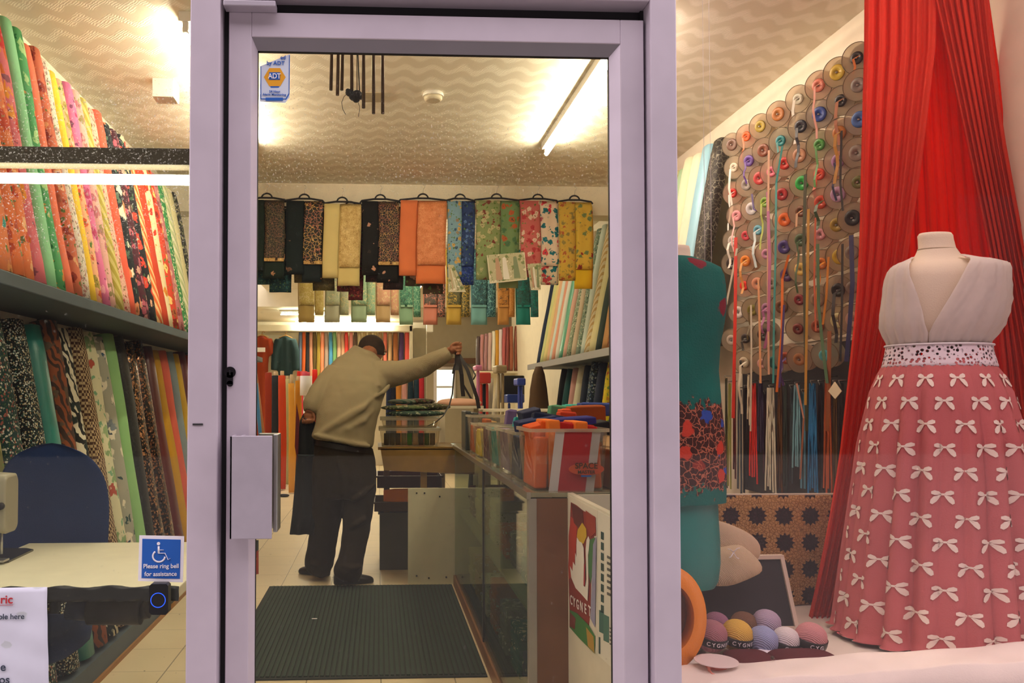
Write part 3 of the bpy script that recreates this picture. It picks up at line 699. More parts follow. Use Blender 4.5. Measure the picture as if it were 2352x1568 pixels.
MB().add([at(874, 1030, 5.5), at(1090, 1030, 5.5), at(1090, 1089, 5.5), at(882, 1080, 5.5), *[at(x, y, 5.5)+Vector((0, .02, 0)) for x, y in ((874, 1030), (1090, 1030), (1090, 1089), (882, 1080))]], [(0,1,2,3),(7,6,5,4),(0,4,5,1),(1,5,6,2),(2,6,7,3),(3,7,4,0)]).build('apron', m_brn, tb)
for x, y in ((at(973, 1100, 5.55).x, 5.55), (.06, 6.0), (1.1, 6.0), (1.1, 5.55)):
    MB().box((x-.022, y-.02, 0), (x+.022, y+.02, TZ-.02)).build('leg', m_brn, tb)
# crates below the table
def crate(x0, x1, y0, y1, z0, z1, mat, label, name='storage_crate', group=None):
    o = thing(name, ((x0+x1)/2, (y0+y1)/2, z0), label, 'crate', group); t = .006
    MB().box((x0, y0, z0), (x1, y1, z0+t)).box((x0, y0, z0), (x1, y0+t, z1)).box((x0, y1-t, z0), (x1, y1, z1)).box((x0, y0, z0), (x0+t, y1, z1)).box((x1-t, y0, z0), (x1, y1, z1)).build('crate_body', mat, o, bevel=.002)
    MB().box((x0-.012, y0-.012, z1-.012), (x1+.012, y0, z1)).box((x0-.012, y1, z1-.012), (x1+.012, y1+.012, z1)).box((x0-.012, y0, z1-.012), (x0, y1, z1)).box((x1, y0, z1-.012), (x1+.012, y1, z1)).build('rim', mat, o)
    return o
a, b = at(872, 1168, 6.1), at(1010, 1260, 6.1)
crate(a.x, b.x, 5.9, 6.3, .0, .42, plain('smoky_grey_plastic', '565850', .4), 'grey plastic crate standing on the floor under back table')
crate(a.x-.04, b.x, 5.88, 6.3, .43, .50, plain('brown_tray_plastic', '5a4630', .5), 'brown tray lying on the grey crate under back table')
crate(a.x-.02, b.x, 5.9, 6.3, .60, .69, plain('maroon_crate_plastic', '4a2028', .4), 'dark maroon crate on top of the orange cloth under back table')
q = at(881, 1170, 5.80)
tag(MB().puff([Vector((q.x+x, 5.84, .512+z)) for x, z in ((0,.0),(.0,.08),(.08,.09),(.17,.09),(.25,.09),(.34,.08),(.34,.0),(.25,-.005),(.17,-.005),(.08,-.005))], (0, 1, 0), .16).build('folded_cloth', fabric('plain', 'f08a1c')), 'bright orange cloth bundle poking out between crates under table', 'cloth')

# right window side partition with posters
PX = .644
pp = MB().box((PX, 1.86, 0), (PX+.018, CYN, CZT-.0)).build('display_partition', m_part); tag(pp, 'off-white board closing the window display, carrying yarn poster', 'partition')
def P(pts, off): return [atx(x, y, PX-off) for x, y in pts]
YB_ = atx(1305, 1200, PX).y
po = thing('yarn_poster', atx(1340, 1490, PX-.002), 'yarn brand poster with white swan on red and green, inside right door edge', 'poster')
sheet_ = P(((1306, 1137), (1372, 1172), (1372, 1502), (1306, 1440)), .003)
MB().poly(sheet_, (1, 0, 0), .002).build('poster_sheet', plain('poster_cream', 'ece4d8', .4), po)
def art(nm, pts, c, off):
    return MB().poly(P(pts, off), (1, 0, 0), .0008).build(nm, plain('poster_ink_'+c, c, .45), po)
art('red_field', ((1311,1153),(1324,1160),(1340,1173),(1366,1186),(1369,1230),(1364,1231),(1357,1340),(1356,1400),(1352,1440),(1309,1430),(1305,1300)), '8e2418', .004)
art('orange_shade', ((1311,1186),(1325,1200),(1322,1260),(1316,1320),(1306,1330),(1306,1230)), 'c0341a', .005)
art('dark_leaf', ((1312,1155),(1338,1172),(1340,1200),(1330,1215),(1318,1200)), '5e1a12', .0055)
art('right_leaf', ((1345,1172),(1367,1188),(1368,1222),(1357,1233),(1346,1205)), '9e3018', .0055)
art('yellow_petal', ((1337,1200),(1346,1214),(1347,1232),(1340,1248),(1333,1247),(1325,1232),(1327,1216)), 'd8b01c', .006)
art('green_shade', ((1352,1240),(1366,1234),(1363,1300),(1356,1340),(1351,1310)), '3f7a48', .005)
art('lower_green', ((1308,1400),(1325,1408),(1352,1436),(1366,1460),(1365,1500),(1330,1465),(1308,1440)), '2f7a34', .006)
art('lower_ochre', ((1346,1440),(1363,1462),(1365,1499),(1350,1483)), 'b8902c', .0065)
art('lower_brown', ((1309,1405),(1322,1420),(1320,1445),(1308,1438)), '7a2a20', .0065)
art('blue_margin', ((1362,1250),(1369,1232),(1366,1440),(1356,1420)), '9a9ac0', .0062)
art('swan', ((1325,1234),(1330,1243),(1336,1246),(1340,1258),(1341,1290),(1340,1345),(1344,1348),(1347,1330),(1346,1290),(1345,1262),(1347,1240),(1351,1231),(1354,1240),(1352,1262),(1350,1275),(1351,1340),(1349,1380),(1337,1366),(1322,1350),(1312,1326),(1309,1300),(1315,1312),(1316,1290),(1321,1300),(1321,1270),(1324,1280),(1324,1250)), 'f4efee', .007)
art('swan_neck_line', ((1341,1295),(1344,1295),(1343,1345),(1340,1345)), 'b02840', .0078)
la, lb = atx(1311, 1372, PX), atx(1353, 1405, PX)
for i, chh in enumerate('CYGNET'):
    k = i/5; px = 1312+42*k**1.15; py = 1378+26*k
    q = atx(px, py, PX-.0085); text('lettering', chh, .042, q, (pi/2, 0, -pi/2), m_wht, po, sx=1.1, ext=.0003)
po2 = thing('pattern_poster', atx(1390, 1480, PX-.002), 'white poster with dark green lettering next to the swan poster', 'poster')
MB().poly(P(((1373, 1172), (1412, 1193), (1412, 1540), (1373, 1503)), .003), (1, 0, 0), .002).build('poster_sheet', plain('poster_white', 'eeeae0', .4), po2)
rnd = random.Random(5)
def mark(x0, y0, x1, y1, c='234a48'):
    MB().poly(P(((x0, y0), (x1, y0+(x1-x0)*.5), (x1, y1+(x1-x0)*.5), (x0, y1)), .0045), (1, 0, 0), .0008).build('printed_block', plain('poster_ink_'+c, c, .5), po2)
for y in range(1220, 1400, 24): mark(1380, y, 1386, y+17)
mark(1376, 1400, 1386, 1450, '3a6a66'); mark(1386, 1410, 1398, 1470, '4a7a70'); mark(1375, 1462, 1378, 1500)
for y in range(1275, 1370, 14): mark(1394, y, 1402, y+6, '5a5a58')
for y in range(1440, 1480, 9): mark(1400, y, 1403, y+3, '5a5a58')
# red poster on the left partition
po3 = thing('red_poster', (-.333, 2.1, .5), 'red and gold poster on narrow partition below the door handle', 'poster')
def PL(pts, off): return [atx(x, y, -.335+off) for x, y in pts]
MB().poly(PL(((574, 1240), (594, 1240), (594, 1318), (590, 1318), (574, 1336)), .002), (1, 0, 0), -.0015).build('poster_sheet', plain('poster_red', '9e2c14', .5), po3)
MB().poly(PL(((574, 1240), (594, 1240), (594, 1262), (576, 1278)), .003), (1, 0, 0), -.0006).build('dark_corner', plain('poster_dark', '1c2c30', .5), po3)
for k in range(5): MB().poly(PL(((575, 1310-k*7), (590-k*2, 1280-k*5), (590-k*2, 1283-k*5), (575, 1315-k*7)), .003), (1, 0, 0), -.0006).build('gold_ray', plain('poster_gold', 'b8862c', .5), po3)
# entrance mat
mt = thing('ribbed_mat', (0, 4.5, .0), 'large dark green ribbed entrance mat on the tiled floor', 'mat')
mx0, mx1, my0, my1 = atz(620, 1342, .012).x, CXF-.02, atz(800, 1554, .012).y, atz(800, 1342, .012).y
MB().box((mx0, my0, .0005), (mx1, my1, .007)).build('backing', plain('black_rubber_mat', '1c2422', .8), mt, bevel=.002)
r_ = MB(); x = mx0+.025
while x < mx1-.02: r_.box((x, my0+.02, .006), (x+.0155, my1-.02, .0125)); x += .0245
rb = r_.build('ribs', knit('46544c', '2e3a36', .5), mt)
tag(MB().box((atz(716, 1421, .013).x, atz(716, 1421, .013).y, .0126), (atz(716, 1421, .013).x+.03, atz(716, 1421, .013).y+.012, .0136)).build('paper_scrap', m_wht), 'tiny white paper scrap lying on the ribbed mat', 'scrap')
q = atz(652, 1141, .0); s_ = MB(); s_.puff([q+Vector((.07*cos(a), .035*sin(a), .02)) for a in [2*pi*k/16 for k in range(16)]], (0, 0, 1), .04)
tag(s_.build('castor_foot', m_black), 'small black object on floor tiles behind the door pull', 'foot')
# ---------------------------------------------------------------- right wall shelf and rolls
SRZ = at(1300, 822, 7.2).z
sh = thing('wall_shelf', (1.9, 6.9, SRZ-.05), 'long grey shelf along the right wall under pale fabric rolls', 'shelf')
m_lip = plain('grey_shelf_lip', '8d8a8c', .5)
MB().box((1.69, 4.55, SRZ-.045), (XR-.002, 8.9, SRZ)).build('shelf_board', m_slate, sh); MB().box((1.672, 4.55, SRZ-.052), (1.69, 8.9, SRZ+.006)).build('shelf_lip', m_lip, sh)
upr = [(4.44,'black textured',f('brocade','2a2824','8a8878','5a584c')),(4.60,'sky blue',f('satin','9fd4e8')),(4.74,'ivory',f('plain','f0e8cc')),(4.87,'pale cream',f('plain','efe4c0')),(5.00,'sea green',f('plain','a8c8a4')),
 (5.13,'olive green',f('stripe','b4b870','c8c890')),(5.28,'golden yellow',f('satin','cf9c34')),(5.44,'tan',f('plain','b08a54')),(5.60,'bronze',f('stripe','9a6a38','c89a60')),(5.76,'copper',f('plain','b8703c')),
 (5.92,'brown orange',f('stripe','b87440','8a5430')),(6.08,'camel',f('plain','c0905a')),(6.24,'dark bottle',f('plain','2c3a34')),(6.42,'lemon cream',f('plain','e4dcaa')),(6.58,'cream striped',f('stripe','e8dcb8','c8a870')),
 (6.74,'duck egg',f('plain','d4e4dc')),(6.90,'grey green print',f('ditsy','8aa090','e0e0c8','4a5a50')),(7.06,'oyster',f('plain','dccab0')),(7.22,'sage patterned',f('ditsy','a0b098','586a58','e8e8d8')),
 (7.38,'blush pink',f('plain','e4b8a8')),(7.54,'jade green',f('satin','5ab494')),(7.70,'snow white',f('plain','f0eee4')),(7.84,'salmon pink',f('plain','eca890')),(7.98,'ice white',f('plain','e4f0ec')),
 (8.12,'peach',f('plain','f0c09a')),(8.26,'butter yellow',f('plain','eedc9c')),(8.42,'lime cream',f('plain','dce0a0')),(8.60,'deep navy',f('plain','22304c'))]
run_rolls(upr, 'right upper shelf', 'fabric rolls on right upper shelf', 1.76, SRZ+.006, 1.965, 2.74, .085)
lowrr = [(5.75,'black red floral',f('floral','1e1a1c','d85a40','e89a70',1.1)),(5.95,'dark crimson',f('floral','4a1c24','c03a3a','2a5a54')),(6.18,'midnight blue',f('plain','1c2840')),(6.42,'vivid yellow floral',f('floral','ecd428','d89a30','c05a30',.9,'7aa040')),
 (6.66,'dark indigo',f('plain','222c48')),(6.90,'dark blue sprigged',f('ditsy','1e2c44','6a88a8','a0a8b0')),(7.14,'inky navy',f('plain','1a2438')),(7.38,'pale ivory',f('plain','dcd8c0')),(7.60,'dusty rose',f('plain','c89a98')),(7.84,'dark teal',f('plain','1c4a4c')),(8.06,'black plain',f('plain','1c1c20'))]
run_rolls(lowrr, 'floor below right shelf', 'fabric rolls standing below right shelf', 1.70, .02, 1.93, 1.56, .12)
bf = at(1238, 835, 8.0)
cb = MB(); q0 = at(1238, 836, 8.0); 
cb.loft([[Vector((q0.x+(hw)*cos(a)*(1+.10*sin(5*a+z*4)), 8.0+.07*sin(a), z)) for a in [2*pi*k/30 for k in range(30)]] for z, hw in ((.95, .105), (1.15, .10), (1.35, .085), (1.5, .06), (1.58, .03))])
tag(cb.build('draped_cloth', f('plain', '5c4632')), 'brown cloth draped in a point below near end of right shelf', 'cloth')

# dark board, wall of ribbon reels, zips
PXW = 1.93
MBD = MB().box((XR-.03, 3.0, .75), (XR-.004, 4.45, 1.52)); tag(MBD.build('zip_board', plain('dark_board', '1d1c1c', .7)), 'dark wall board behind the hanging zips on the right wall', 'board')
MB().box((XR-.012, 3.05, 1.54), (XR-.004, 4.4, 2.84)).build('peg_panel', m_cream)
tag(bpy.data.objects['peg_panel'], 'cream peg panel on right wall behind the ribbon reels', 'panel')
reels = [(1968,133,'orange black','1c1614','e07a30'),(1923,166,'gold yellow','d8b838',0),(1880,196,'salmon','e08068','f0b0a0'),(1833,227,'off-white','d8d4bc','e4e0d0'),(1787,262,'copper','c07838',0),(1746,290,'olive gold','b8a038',0),
(1714,313,'bright orange','f06a28','e88050'),(1681,332,'brown and white','7a5a4a',0),(1971,195,'dove grey','8a8078',0),(1931,231,'black','1a1818','b87a5a'),(1882,262,'royal blue','2a4a9a',0),(1839,290,'ink black','1c2430','1c2430'),
(1793,323,'teal','1f8a90','3f9a9a'),(1753,345,'chestnut brown','8a5038','d8a078'),(1720,369,'purple','6a4aa0','6a4aa0'),(1686,384,'cream','e8dcc4','f0e8dc'),(1974,274,'mid blue','3a6ab0',0),(1928,305,'burnt copper','b87028','c08a34'),
(1882,332,'leaf green','4a9a40','5a9a50'),(1836,357,'peach brown','c08a68','d8b088'),(1802,375,'tomato red','d83a2c',0),(1772,394,'candy pink','e87890',0),(1744,409,'rose red','d85050',0),(1714,424,'silver grey','a8a098',0),(1683,443,'signal red','e02c20','f0ece8'),
(1968,351,'stone grey','908478',0),(1925,369,'lilac','b080b0','2c3458'),(1882,400,'flame red','e04a30','e85a38'),(1842,420,'bright green','2cae4a',0),(1796,446,'crimson','b83030',0),(1757,464,'lime','86b040','b0c050'),(1726,479,'white and violet','e0dce0','4a3a78'),
(1692,495,'baby pink','eca0a8','f0b8b4'),(1971,418,'moss','6a7030',0),(1925,446,'heather','b890b4','282830'),(1885,464,'vermilion','e0502c','3c5a34'),(1839,485,'cocoa brown','7a4828','d0a078'),(1802,504,'tangerine','f07020','e87030'),
(1922,516,'antique gold','a08428',0),(1741,528,'pale blue','70b8d0','d8ecf0'),(1958,500,'jet black','181a1e','181a1e'),(1683,553,'cloud white','d4d0c8','f0e8dc'),(1713,541,'raspberry','d84a58',0),(1801,567,'violet','4a3a80',0),
(1839,551,'forest green','48603a','3a5a34'),(1884,538,'shell pink','e098a0',0),(1680,605,'black edged cream','3a3430','e8e4d8'),(1712,599,'amber','f09030','f0b060'),(1760,583,'orchid pink','d090b0',0),(1807,631,'plum','5a3a70','2a2a3a'),
(1839,618,'pale yellow','e8c868',0),(1887,605,'pumpkin','d87a20','e89030'),(1929,589,'mustard','c8a828','2c2c20'),(1957,580,'smoke grey','807468',0),(1709,656,'scarlet','f03020',0),(1740,651,'apricot','e8a080','e8a068'),
(1772,650,'pewter','988c78',0),(1836,688,'wine','8a2c30',0),(1878,688,'taupe','9a8068','4a7a48'),(1925,666,'charcoal','20201e','242424'),(1957,660,'ash grey','84786c',0),(1696,717,'pearl','e0d8d0',0),
(1728,712,'khaki','8a8030','5a4a20'),(1760,707,'mauve','b07aa0','b06a98'),(1795,704,'tobacco brown','7a5438','8a6a2c'),(1878,749,'rust','a05030',0),(1833,755,'maroon','7a3028',0),(1925,736,'vanilla','d8d098','3a3a30'),
(1680,781,'milk white','b8aea0',0),(1712,777,'black and white','403a38','3a3a34'),(1753,768,'dark brown','3a2e28','2a4a34'),(1709,832,'ecru','d8ccb0','e8e0c8'),(1750,835,'powder pink','e0a8a0',0),(1779,832,'dark teal','1c5a58','2a6a60'),
(1836,825,'bronze','b07848',0),(1894,816,'turquoise','5ab8c0',0),(1960,733,'nude pink','c09a8a',0),(1804,822,'brick','b05030','583c78'),
(1660,345,'',0,0)]
reels = [r for r in reels if r[2]]
m_disc = {}
def disc_mat(c, op):
    if (c, op) not in m_disc:
        t = NT('translucent_reel_disc'); b_ = lin('ded4c0'); q_ = lin(c); c = tuple(b_[k]*.80+q_[k]*.20 for k in range(3))+(1,)
        tr = t.n('ShaderNodeBsdfTransparent', {0: lin('f4ece0')}); df = t.n('ShaderNodeBsdfPrincipled', {'Base Color': c, 'Roughness': .35})
        tl = t.n('ShaderNodeBsdfTranslucent', {0: c}); d2 = t.n('ShaderNodeMixShader', {0: .35, 1: df.outputs[0], 2: tl.outputs[0]})
        mx = t.n('ShaderNodeMixShader', {0: op, 1: tr.outputs[0], 2: d2.outputs[0]})
        t.t.links.new(mx.outputs[0], t.out.inputs[0]); m_disc[(c if 0 else id(t), op)] = t.m
        return t.m
    return m_disc[(c, op)]
AX = Vector((-.84, -.52, -.20)).normalized(); U1 = AX.cross(Vector((0, 0, 1))).normalized(); U2 = U1.cross(AX)
def ring(c, r, n=32): return [c+(U1*cos(2*pi*k/n)+U2*sin(2*pi*k/n))*r for k in range(n)]
REEL = {}
m_rim = plain('disc_edge', '75684f', .5)
for i, (px, py, nm, c, tail) in enumerate(reels):
    q = atx(px, py, PXW-.03*((i*7) % 3)/2)
    near = min((r for r in reels if r is not reels[i] and r[1] > py), key=lambda r: (r[0]-px)**2+(r[1]-py)**2, default=None)
    lab = f"reel of {nm} ribbon hanging just above the {near[2]} reel on right wall" if near else f"reel of {nm} ribbon, lowest on right wall behind hanging zips"
    o = thing('ribbon_reel', q, lab, 'ribbon reel', 'ribbon reels hanging on the right wall')
    R = .061
    g = []
    for off, rr_ in ((0, R), (-.0016, R)): g.append(ring(q-AX*.0+AX*off, rr_))
    fd = MB(); fd.loft([ring(q, .009), ring(q, R), ring(q-AX*.0016, R), ring(q-AX*.0016, .009)], smooth=False); fd.cur = 1; fd.tube(ring(q, R)+[ring(q, R)[0]], .0016, 5, False); fd.build('front_disc', [disc_mat(c, .36), m_rim], o)
    L = .056
    MB().loft([ring(q-AX*(L+.0016), .009), ring(q-AX*(L+.0016), R), ring(q-AX*(L+.003), R), ring(q-AX*(L+.003), .009)], smooth=False).build('back_disc', disc_mat(c, .78), o)
    cr = .026+.007*((i*5) % 3)/2
    core = MB().loft([ring(q-AX*.002, cr*.6, 20), ring(q-AX*.002, cr, 20), ring(q-AX*L*.5, cr*1.05, 20), ring(q-AX*L, cr, 20), ring(q-AX*L, cr*.6, 20)]).build('ribbon_winding', f('satin', c), o)
    MB().loft([ring(q+AX*.001, cr*.98, 20), ring(q+AX*.0035, cr*.9, 20), ring(q+AX*.0035, .008, 20), ring(q+AX*.001, .008, 20)]).build('ribbon_end', f('satin', c), o)
    MB().tube([q+AX*.012, q-AX*(L+.01), Vector((XR-.01, q.y+.04, q.z+.01))], .003, 6).build('hook', m_steel, o)
    if tail and i % 3 != 1:
        s0 = q-AX*.012+Vector((-.0, 0, -cr)); Lt = .10+.16*((i*13) % 7)/7
        pts = [q-AX*.012+Vector((-.01, -.025, 0)), q+Vector((-.035, -.032, -.02))]+[q+Vector((-.037+.008*sin(k*1.3+i), -.035, -.03-Lt*k/5)) for k in range(1, 6)]
        MB().strip(pts, .009+.004*(i % 2), U1).build('ribbon_tail', f('satin', tail), o)
    REEL[i] = o
# long loose ribbons running down over the reels
tails = [((1797,335),(1783,420),(1781,600),(1778,720),(1776,880),'3a9a98',5,'teal'),((1766,345),(1764,520),(1764,700),(1766,860),None,'d8a888',5,'peach'),((1690,545),(1689,700),(1686,860),(1684,960),None,'d83020',8,'bright red'),
((1850,400),(1846,560),(1850,800),(1853,990),None,'3c4428',7,'dark olive'),((1878,560),(1880,700),(1890,800),(1900,880),None,'44704a',7,'dark green'),((1933,300),(1930,420),(1936,484),None,None,'26221f',5,'black'),((1955,540),(1958,650),(1952,740),(1944,830),None,'2a3468',10,'navy blue'),
((1812,585),(1797,640),(1796,760),(1784,900),None,'e87a28',6,'orange'),((1903,590),(1898,680),(1890,745),None,None,'d89030',5,'golden'),((1742,640),(1745,760),(1747,880),None,None,'dfa070',5,'apricot'),((1763,440),(1768,600),(1765,760),(1756,800),None,'b86a98',7,'mauve'),
((1727,445),(1731,480),(1737,484),None,None,'4a3a80',4,'violet'),((1873,500),(1870,640),(1874,760),None,None,'c8603a',4,'terracotta'),((1857,480),(1855,620),(1852,800),(1850,930),None,'c89838',6,'old gold'),((1693,570),(1680,640),(1668,700),None,None,'e8e0cc',5,'cream'),
((1725,700),(1726,800),(1724,990),None,None,'d8d0bc',4,'ecru'),((1801,700),(1796,800),(1790,890),None,None,'4a3a78',5,'purple'),((1935,560),(1934,700),(1930,830),None,None,'1e2020',5,'thin black'),((1905,760),(1904,880),(1900,990),None,None,'9a5a30',9,'brown'),((1830,880),(1846,960),(1838,1100),None,None,'b07a60',4,'dusky')]
for i, t_ in enumerate(tails):
    pts = [atx(x, y, 1.84-.01*(i % 3)) for x, y in [p for p in t_[:-3] if p]]
    w = t_[-2]/F*pts[0].y
    P2 = []
    for a, b in zip(pts[:-1], pts[1:]): P2 += [a.lerp(b, k/4) for k in range(4)]
    P2.append(pts[-1])
    j = min(range(len(reels)), key=lambda j: (reels[j][0]-t_[0][0])**2+(reels[j][1]-t_[0][1])**2)
    MB().strip(P2, w*1.05, U1).build('long_ribbon_tail', f('satin', t_[-3]), REEL[j])
# zips
zips = [(1668,'4a4a34',9,868,1138,'mottled olive'),(1676,'8a8a44',12,880,1136,'olive green'),(1687,'5a1c1c',11,860,1100,'dark red'),(1699,'3a4048',14,895,1135,'slate grey'),(1713,'141416',14,890,1134,'black'),(1719,'d8ccb0',8,860,980,'short cream'),(1730,'cc2c24',22,880,1112,'bright red'),
(1747,'2c2440',18,880,1040,'dark purple'),(1757,'4a2c3c',8,900,1110,'plum'),(1770,'cfcab8',28,890,1135,'cream white'),(1791,'5a3a1c',16,880,1136,'brown'),(1804,'24302c',12,880,1130,'blackish green'),(1818,'3c4a50',10,890,1120,'dark grey'),(1830,'6a98a8',22,884,1090,'pale blue'),
(1845,'4a7a90',14,900,1138,'steel blue'),(1866,'1f6aa0',26,880,1138,'royal blue'),(1884,'14181c',16,880,1136,'deep black'),(1901,'a04a20',22,870,1140,'rust orange'),(1918,'6a5030',14,880,1140,'tan brown'),(1931,'1a1616',16,880,1140,'sooty black')]
for i, (px, c, w, y0, y1, nm) in enumerate(zips):
    xx = XR-.06-.015*(i % 2); a = MB(); n = max(2, w//5); rnd = random.Random(i)
    for k in range(n):
        ww = w/n*1.25/F*atx(px, 1000, xx).y
        dx0, dx1 = (k-(n-1)/2)*w/n*.55, (k-(n-1)/2)*w/n*1.05+rnd.uniform(-1, 1)
        ye = y1-rnd.uniform(0, 24)
        pts = [atx(px+dx0+(dx1-dx0)*q+rnd.uniform(-.4, .4), y0+(ye-y0)*q, xx+rnd.uniform(-.006, .006)) for q in [j/8 for j in range(9)]]
        a.strip(pts, ww, (0, 1, 0), .002)
    o = thing('zip_bundle', atx(px, y1, xx), f"bundle of {nm} zips hanging below the ribbon reels", 'zip', 'zip bundles on the right wall')
    a.build('zip_tapes', f('plain', c), o)
    t0 = atx(px, y0, xx); MB().tube([t0+Vector((0, 0, -.01)), t0+Vector((-.01, 0, .012)), Vector((XR-.031, t0.y, t0.z+.012))], .003, 6).build('hook', m_steel, o)
q = [atx(x, y, 1.82) for x, y in ((1917, 876), (1933, 898), (1918, 916), (1902, 898))]
tag(MB().poly(q, (1, 0, 0), .002).build('price_card', plain('cream_card', 'e4d8b8', .7)), 'small blank cream card tilted among the zips beside curtain', 'card')

# ---------------------------------------------------------------- hanging dress fabrics
def dress_fabric(x0, x1, y0, y1, Y, mA, mB, lab, group, split=.5, side='r', fall=0, third=None, hook=True, plainb=None, flip=False):
    a = at(x0, y0, Y); b = at(x1, y0, Y); zb = at((x0+x1)/2, y1, Y).z; zt = a.z; cx_ = (a.x+b.x)/2; w = b.x-a.x
    o = thing('hanging_fabric', (cx_, Y, zb), lab, 'hanging fabric', group)
    h = MB(); h.tube([(a.x-.012, Y, zt-.012), (a.x, Y, zt+.004), (cx_-.05, Y, zt+.018), (cx_+.05, Y, zt+.018), (b.x, Y, zt+.004), (b.x+.012, Y, zt-.012)], .0075, 8)
    h.tube([(a.x+.01, Y, zt-.006), (b.x-.01, Y, zt-.006)], .004, 6)
    h.tube([(cx_+.04*cos(t), Y, zt+.016+.036*sin(t)) for t in [pi*k/10 for k in range(11)]], .0065, 8)
    h.build('hanger', m_black, o)
    if hook: MB().tube([(cx_, Y, zt+.05), (cx_+.004, Y, zt+.09)]+[(cx_+.012*cos(t)+.004, Y, zt+.108+.014*sin(t)) for t in [-pi/2+k*.45 for k in range(9)]], .0018, 6).build('hook', m_steel, o)
    rnd = random.Random(lab); ph = rnd.uniform(0, 6)
    xs = a.x+w*split
    def panel(nm, xa, xb, ztop, zbot, m, dy, bulge=.010, skew=0.0):
        def fn(u, v):
            z = ztop+(zbot-ztop)*v
            x = xa+(xb-xa)*u+skew*v+.006*sin(4*v+ph)
            y = Y-.012-dy-bulge*sin(pi*u)-.004*sin(9*u+ph+2*v)
            if v == 0: y = Y-.006
            return (x, y, z)
        return MB().sheet(fn, 8, 14, .007).build(nm, m, o)
    H = zt-zb
    rolled = MB()                      # rolled half of the length, an oval tube of cloth
    L0, L1 = (a.x, xs) if not flip else (xs, b.x); R0, R1 = (xs, b.x) if not flip else (a.x, xs)
    rings = []
    for k in range(12):
        v = k/11; z = zt-.004-(H*.90)*v; c = (L0+L1)/2+fall*v*w*.12; hw = (L1-L0)/2*.98
        rings.append([Vector((c+hw*cos(t)+.003*sin(5*v+ph), Y-.022-.024*min(1, v*5+.15)*sin(t), z)) for t in [2*pi*j/20 for j in range(20)]])
    MB().loft(rings).build('rolled_length', mA, o)
    panel('front_panel', R0, R1, zt-.004, zt-H*.78, mB, .018)
    panel('under_fold', R0-.01, R1, zt-.01, zb, plainb or mA, .004)
    if third: 
        for z_ in (zt-H*.78, ): MB().box((R0, Y-.045, z_-.006), (R1, Y-.03, z_+.02)).build('gold_border', third, o, bevel=.003)
    return o
gold = 'c89a5c'
nb = f('ditsy', '14201f', '1a2628', 'b07a50'); brk = f('brocade', '11130f', 'c8a060', 'b0705a')
Y1 = 6.12
G = 'dress fabrics hanging on the beam'
m_gb = f('brocade', 'c09a58', '6a5028', 'e0c080', .5)
row = [(572,654,459,640,f('spot','16241f','b08060','1c2a24',1.6),f('brocade','1a1c14','6e5c3c','7a5440',.6),'black fabric length with dull gold vines, leftmost hanging from the beam',.45,m_gb,None),
(657,741,461,648,f('spot','121e22','b08060','182428',1.6),brk,'navy black fabric length with bright gold vine panel, second on the beam',.5,m_gb,None),
(744,828,468,657,f('plain','d9c88a'),f('brocade','cdb070','a88848','e4cc90',.7),'cream fabric length with old gold brocade panel hanging on the beam',.44,None,f('plain','dcc986')),
(831,916,462,650,f('spot','141414','c09078','1a1a1a',1.6),f('brocade','100e0c','b8905c','9a6450',.6),'black fabric length with copper gold panel between cream and orange ones',.45,m_gb,None),
(919,1024,460,652,f('plain','e07c4c'),f('brocade','dd8858','c07040','e8a070',.6),'bright orange fabric length with matching brocade panel on the beam',.38,None,f('plain','e27e4a')),
(1026,1088,461,655,f('ditsy','7ea4b8','3a5a78','d0a860',1.6),f('ditsy','2a3f70','5a78b0','1f2c50',1.6),'slim light blue fabric length with navy panel hanging on the beam',.55,None,f('ditsy','1f3478','3a50a0')),
(1091,1190,460,662,f('ditsy','889868','7a3a34','b8b088',2.2),f('floral','6f8c60','b05a34','4a7050',.8),'green sprigged fabric length hanging on the beam behind the picture cards',.58,None,f('plain','8aa070')),
(1192,1279,461,655,f('ditsy','c86a68','e0c8b8','b03a44',2.2),f('ditsy','e0cbb8','c83a48','1f6a78',2.6,'22707c'),'red and cream floral fabric length with teal leaves on the beam',.55,None,f('ditsy','d8c8b0','c04048','1f6a78',2.4,'22707c')),
(1281,1358,464,664,f('ditsy','c8a440','a85a30','8a7a40',2.0,'9a8a40'),f('ditsy','cba83c','8e2c24','6a7a4a',2.4,'a88a34'),'mustard fabric length with maroon blossoms, rightmost on the beam',.5,None,f('plain','d8b01c'))]
for i, r in enumerate(row):
    dress_fabric(r[0], r[1], r[2], r[3], Y1+.008*(i % 2), r[4], r[5], r[6], G, r[7], third=r[8], plainb=r[9], fall=-.3 if i in (2, 4) else .1, flip=False)
# second layer behind, only hems show
back = [(578,672,672,'dark teal',f('ditsy','1c3a40','2f5a5c','143034')),(676,770,668,'dull olive',f('brocade','4a4420','6a6030','3a3418')),(775,835,690,'maroon',f('ditsy','5a2028','8a3a34','3a1418')),(840,925,666,'aubergine black',f('brocade','2c1a20','5a3030','1c1216')),(930,1015,676,'brown leaf print',f('floral','4a3c2c','c8a890','8a6050'))]
for x0, x1, y1, nm, m in back:
    dress_fabric(x0, x1, 478, y1, 6.205, m, m, f"{nm} fabric length on the beam, only hem visible behind front row", 'back layer of fabrics on the beam', hook=False)
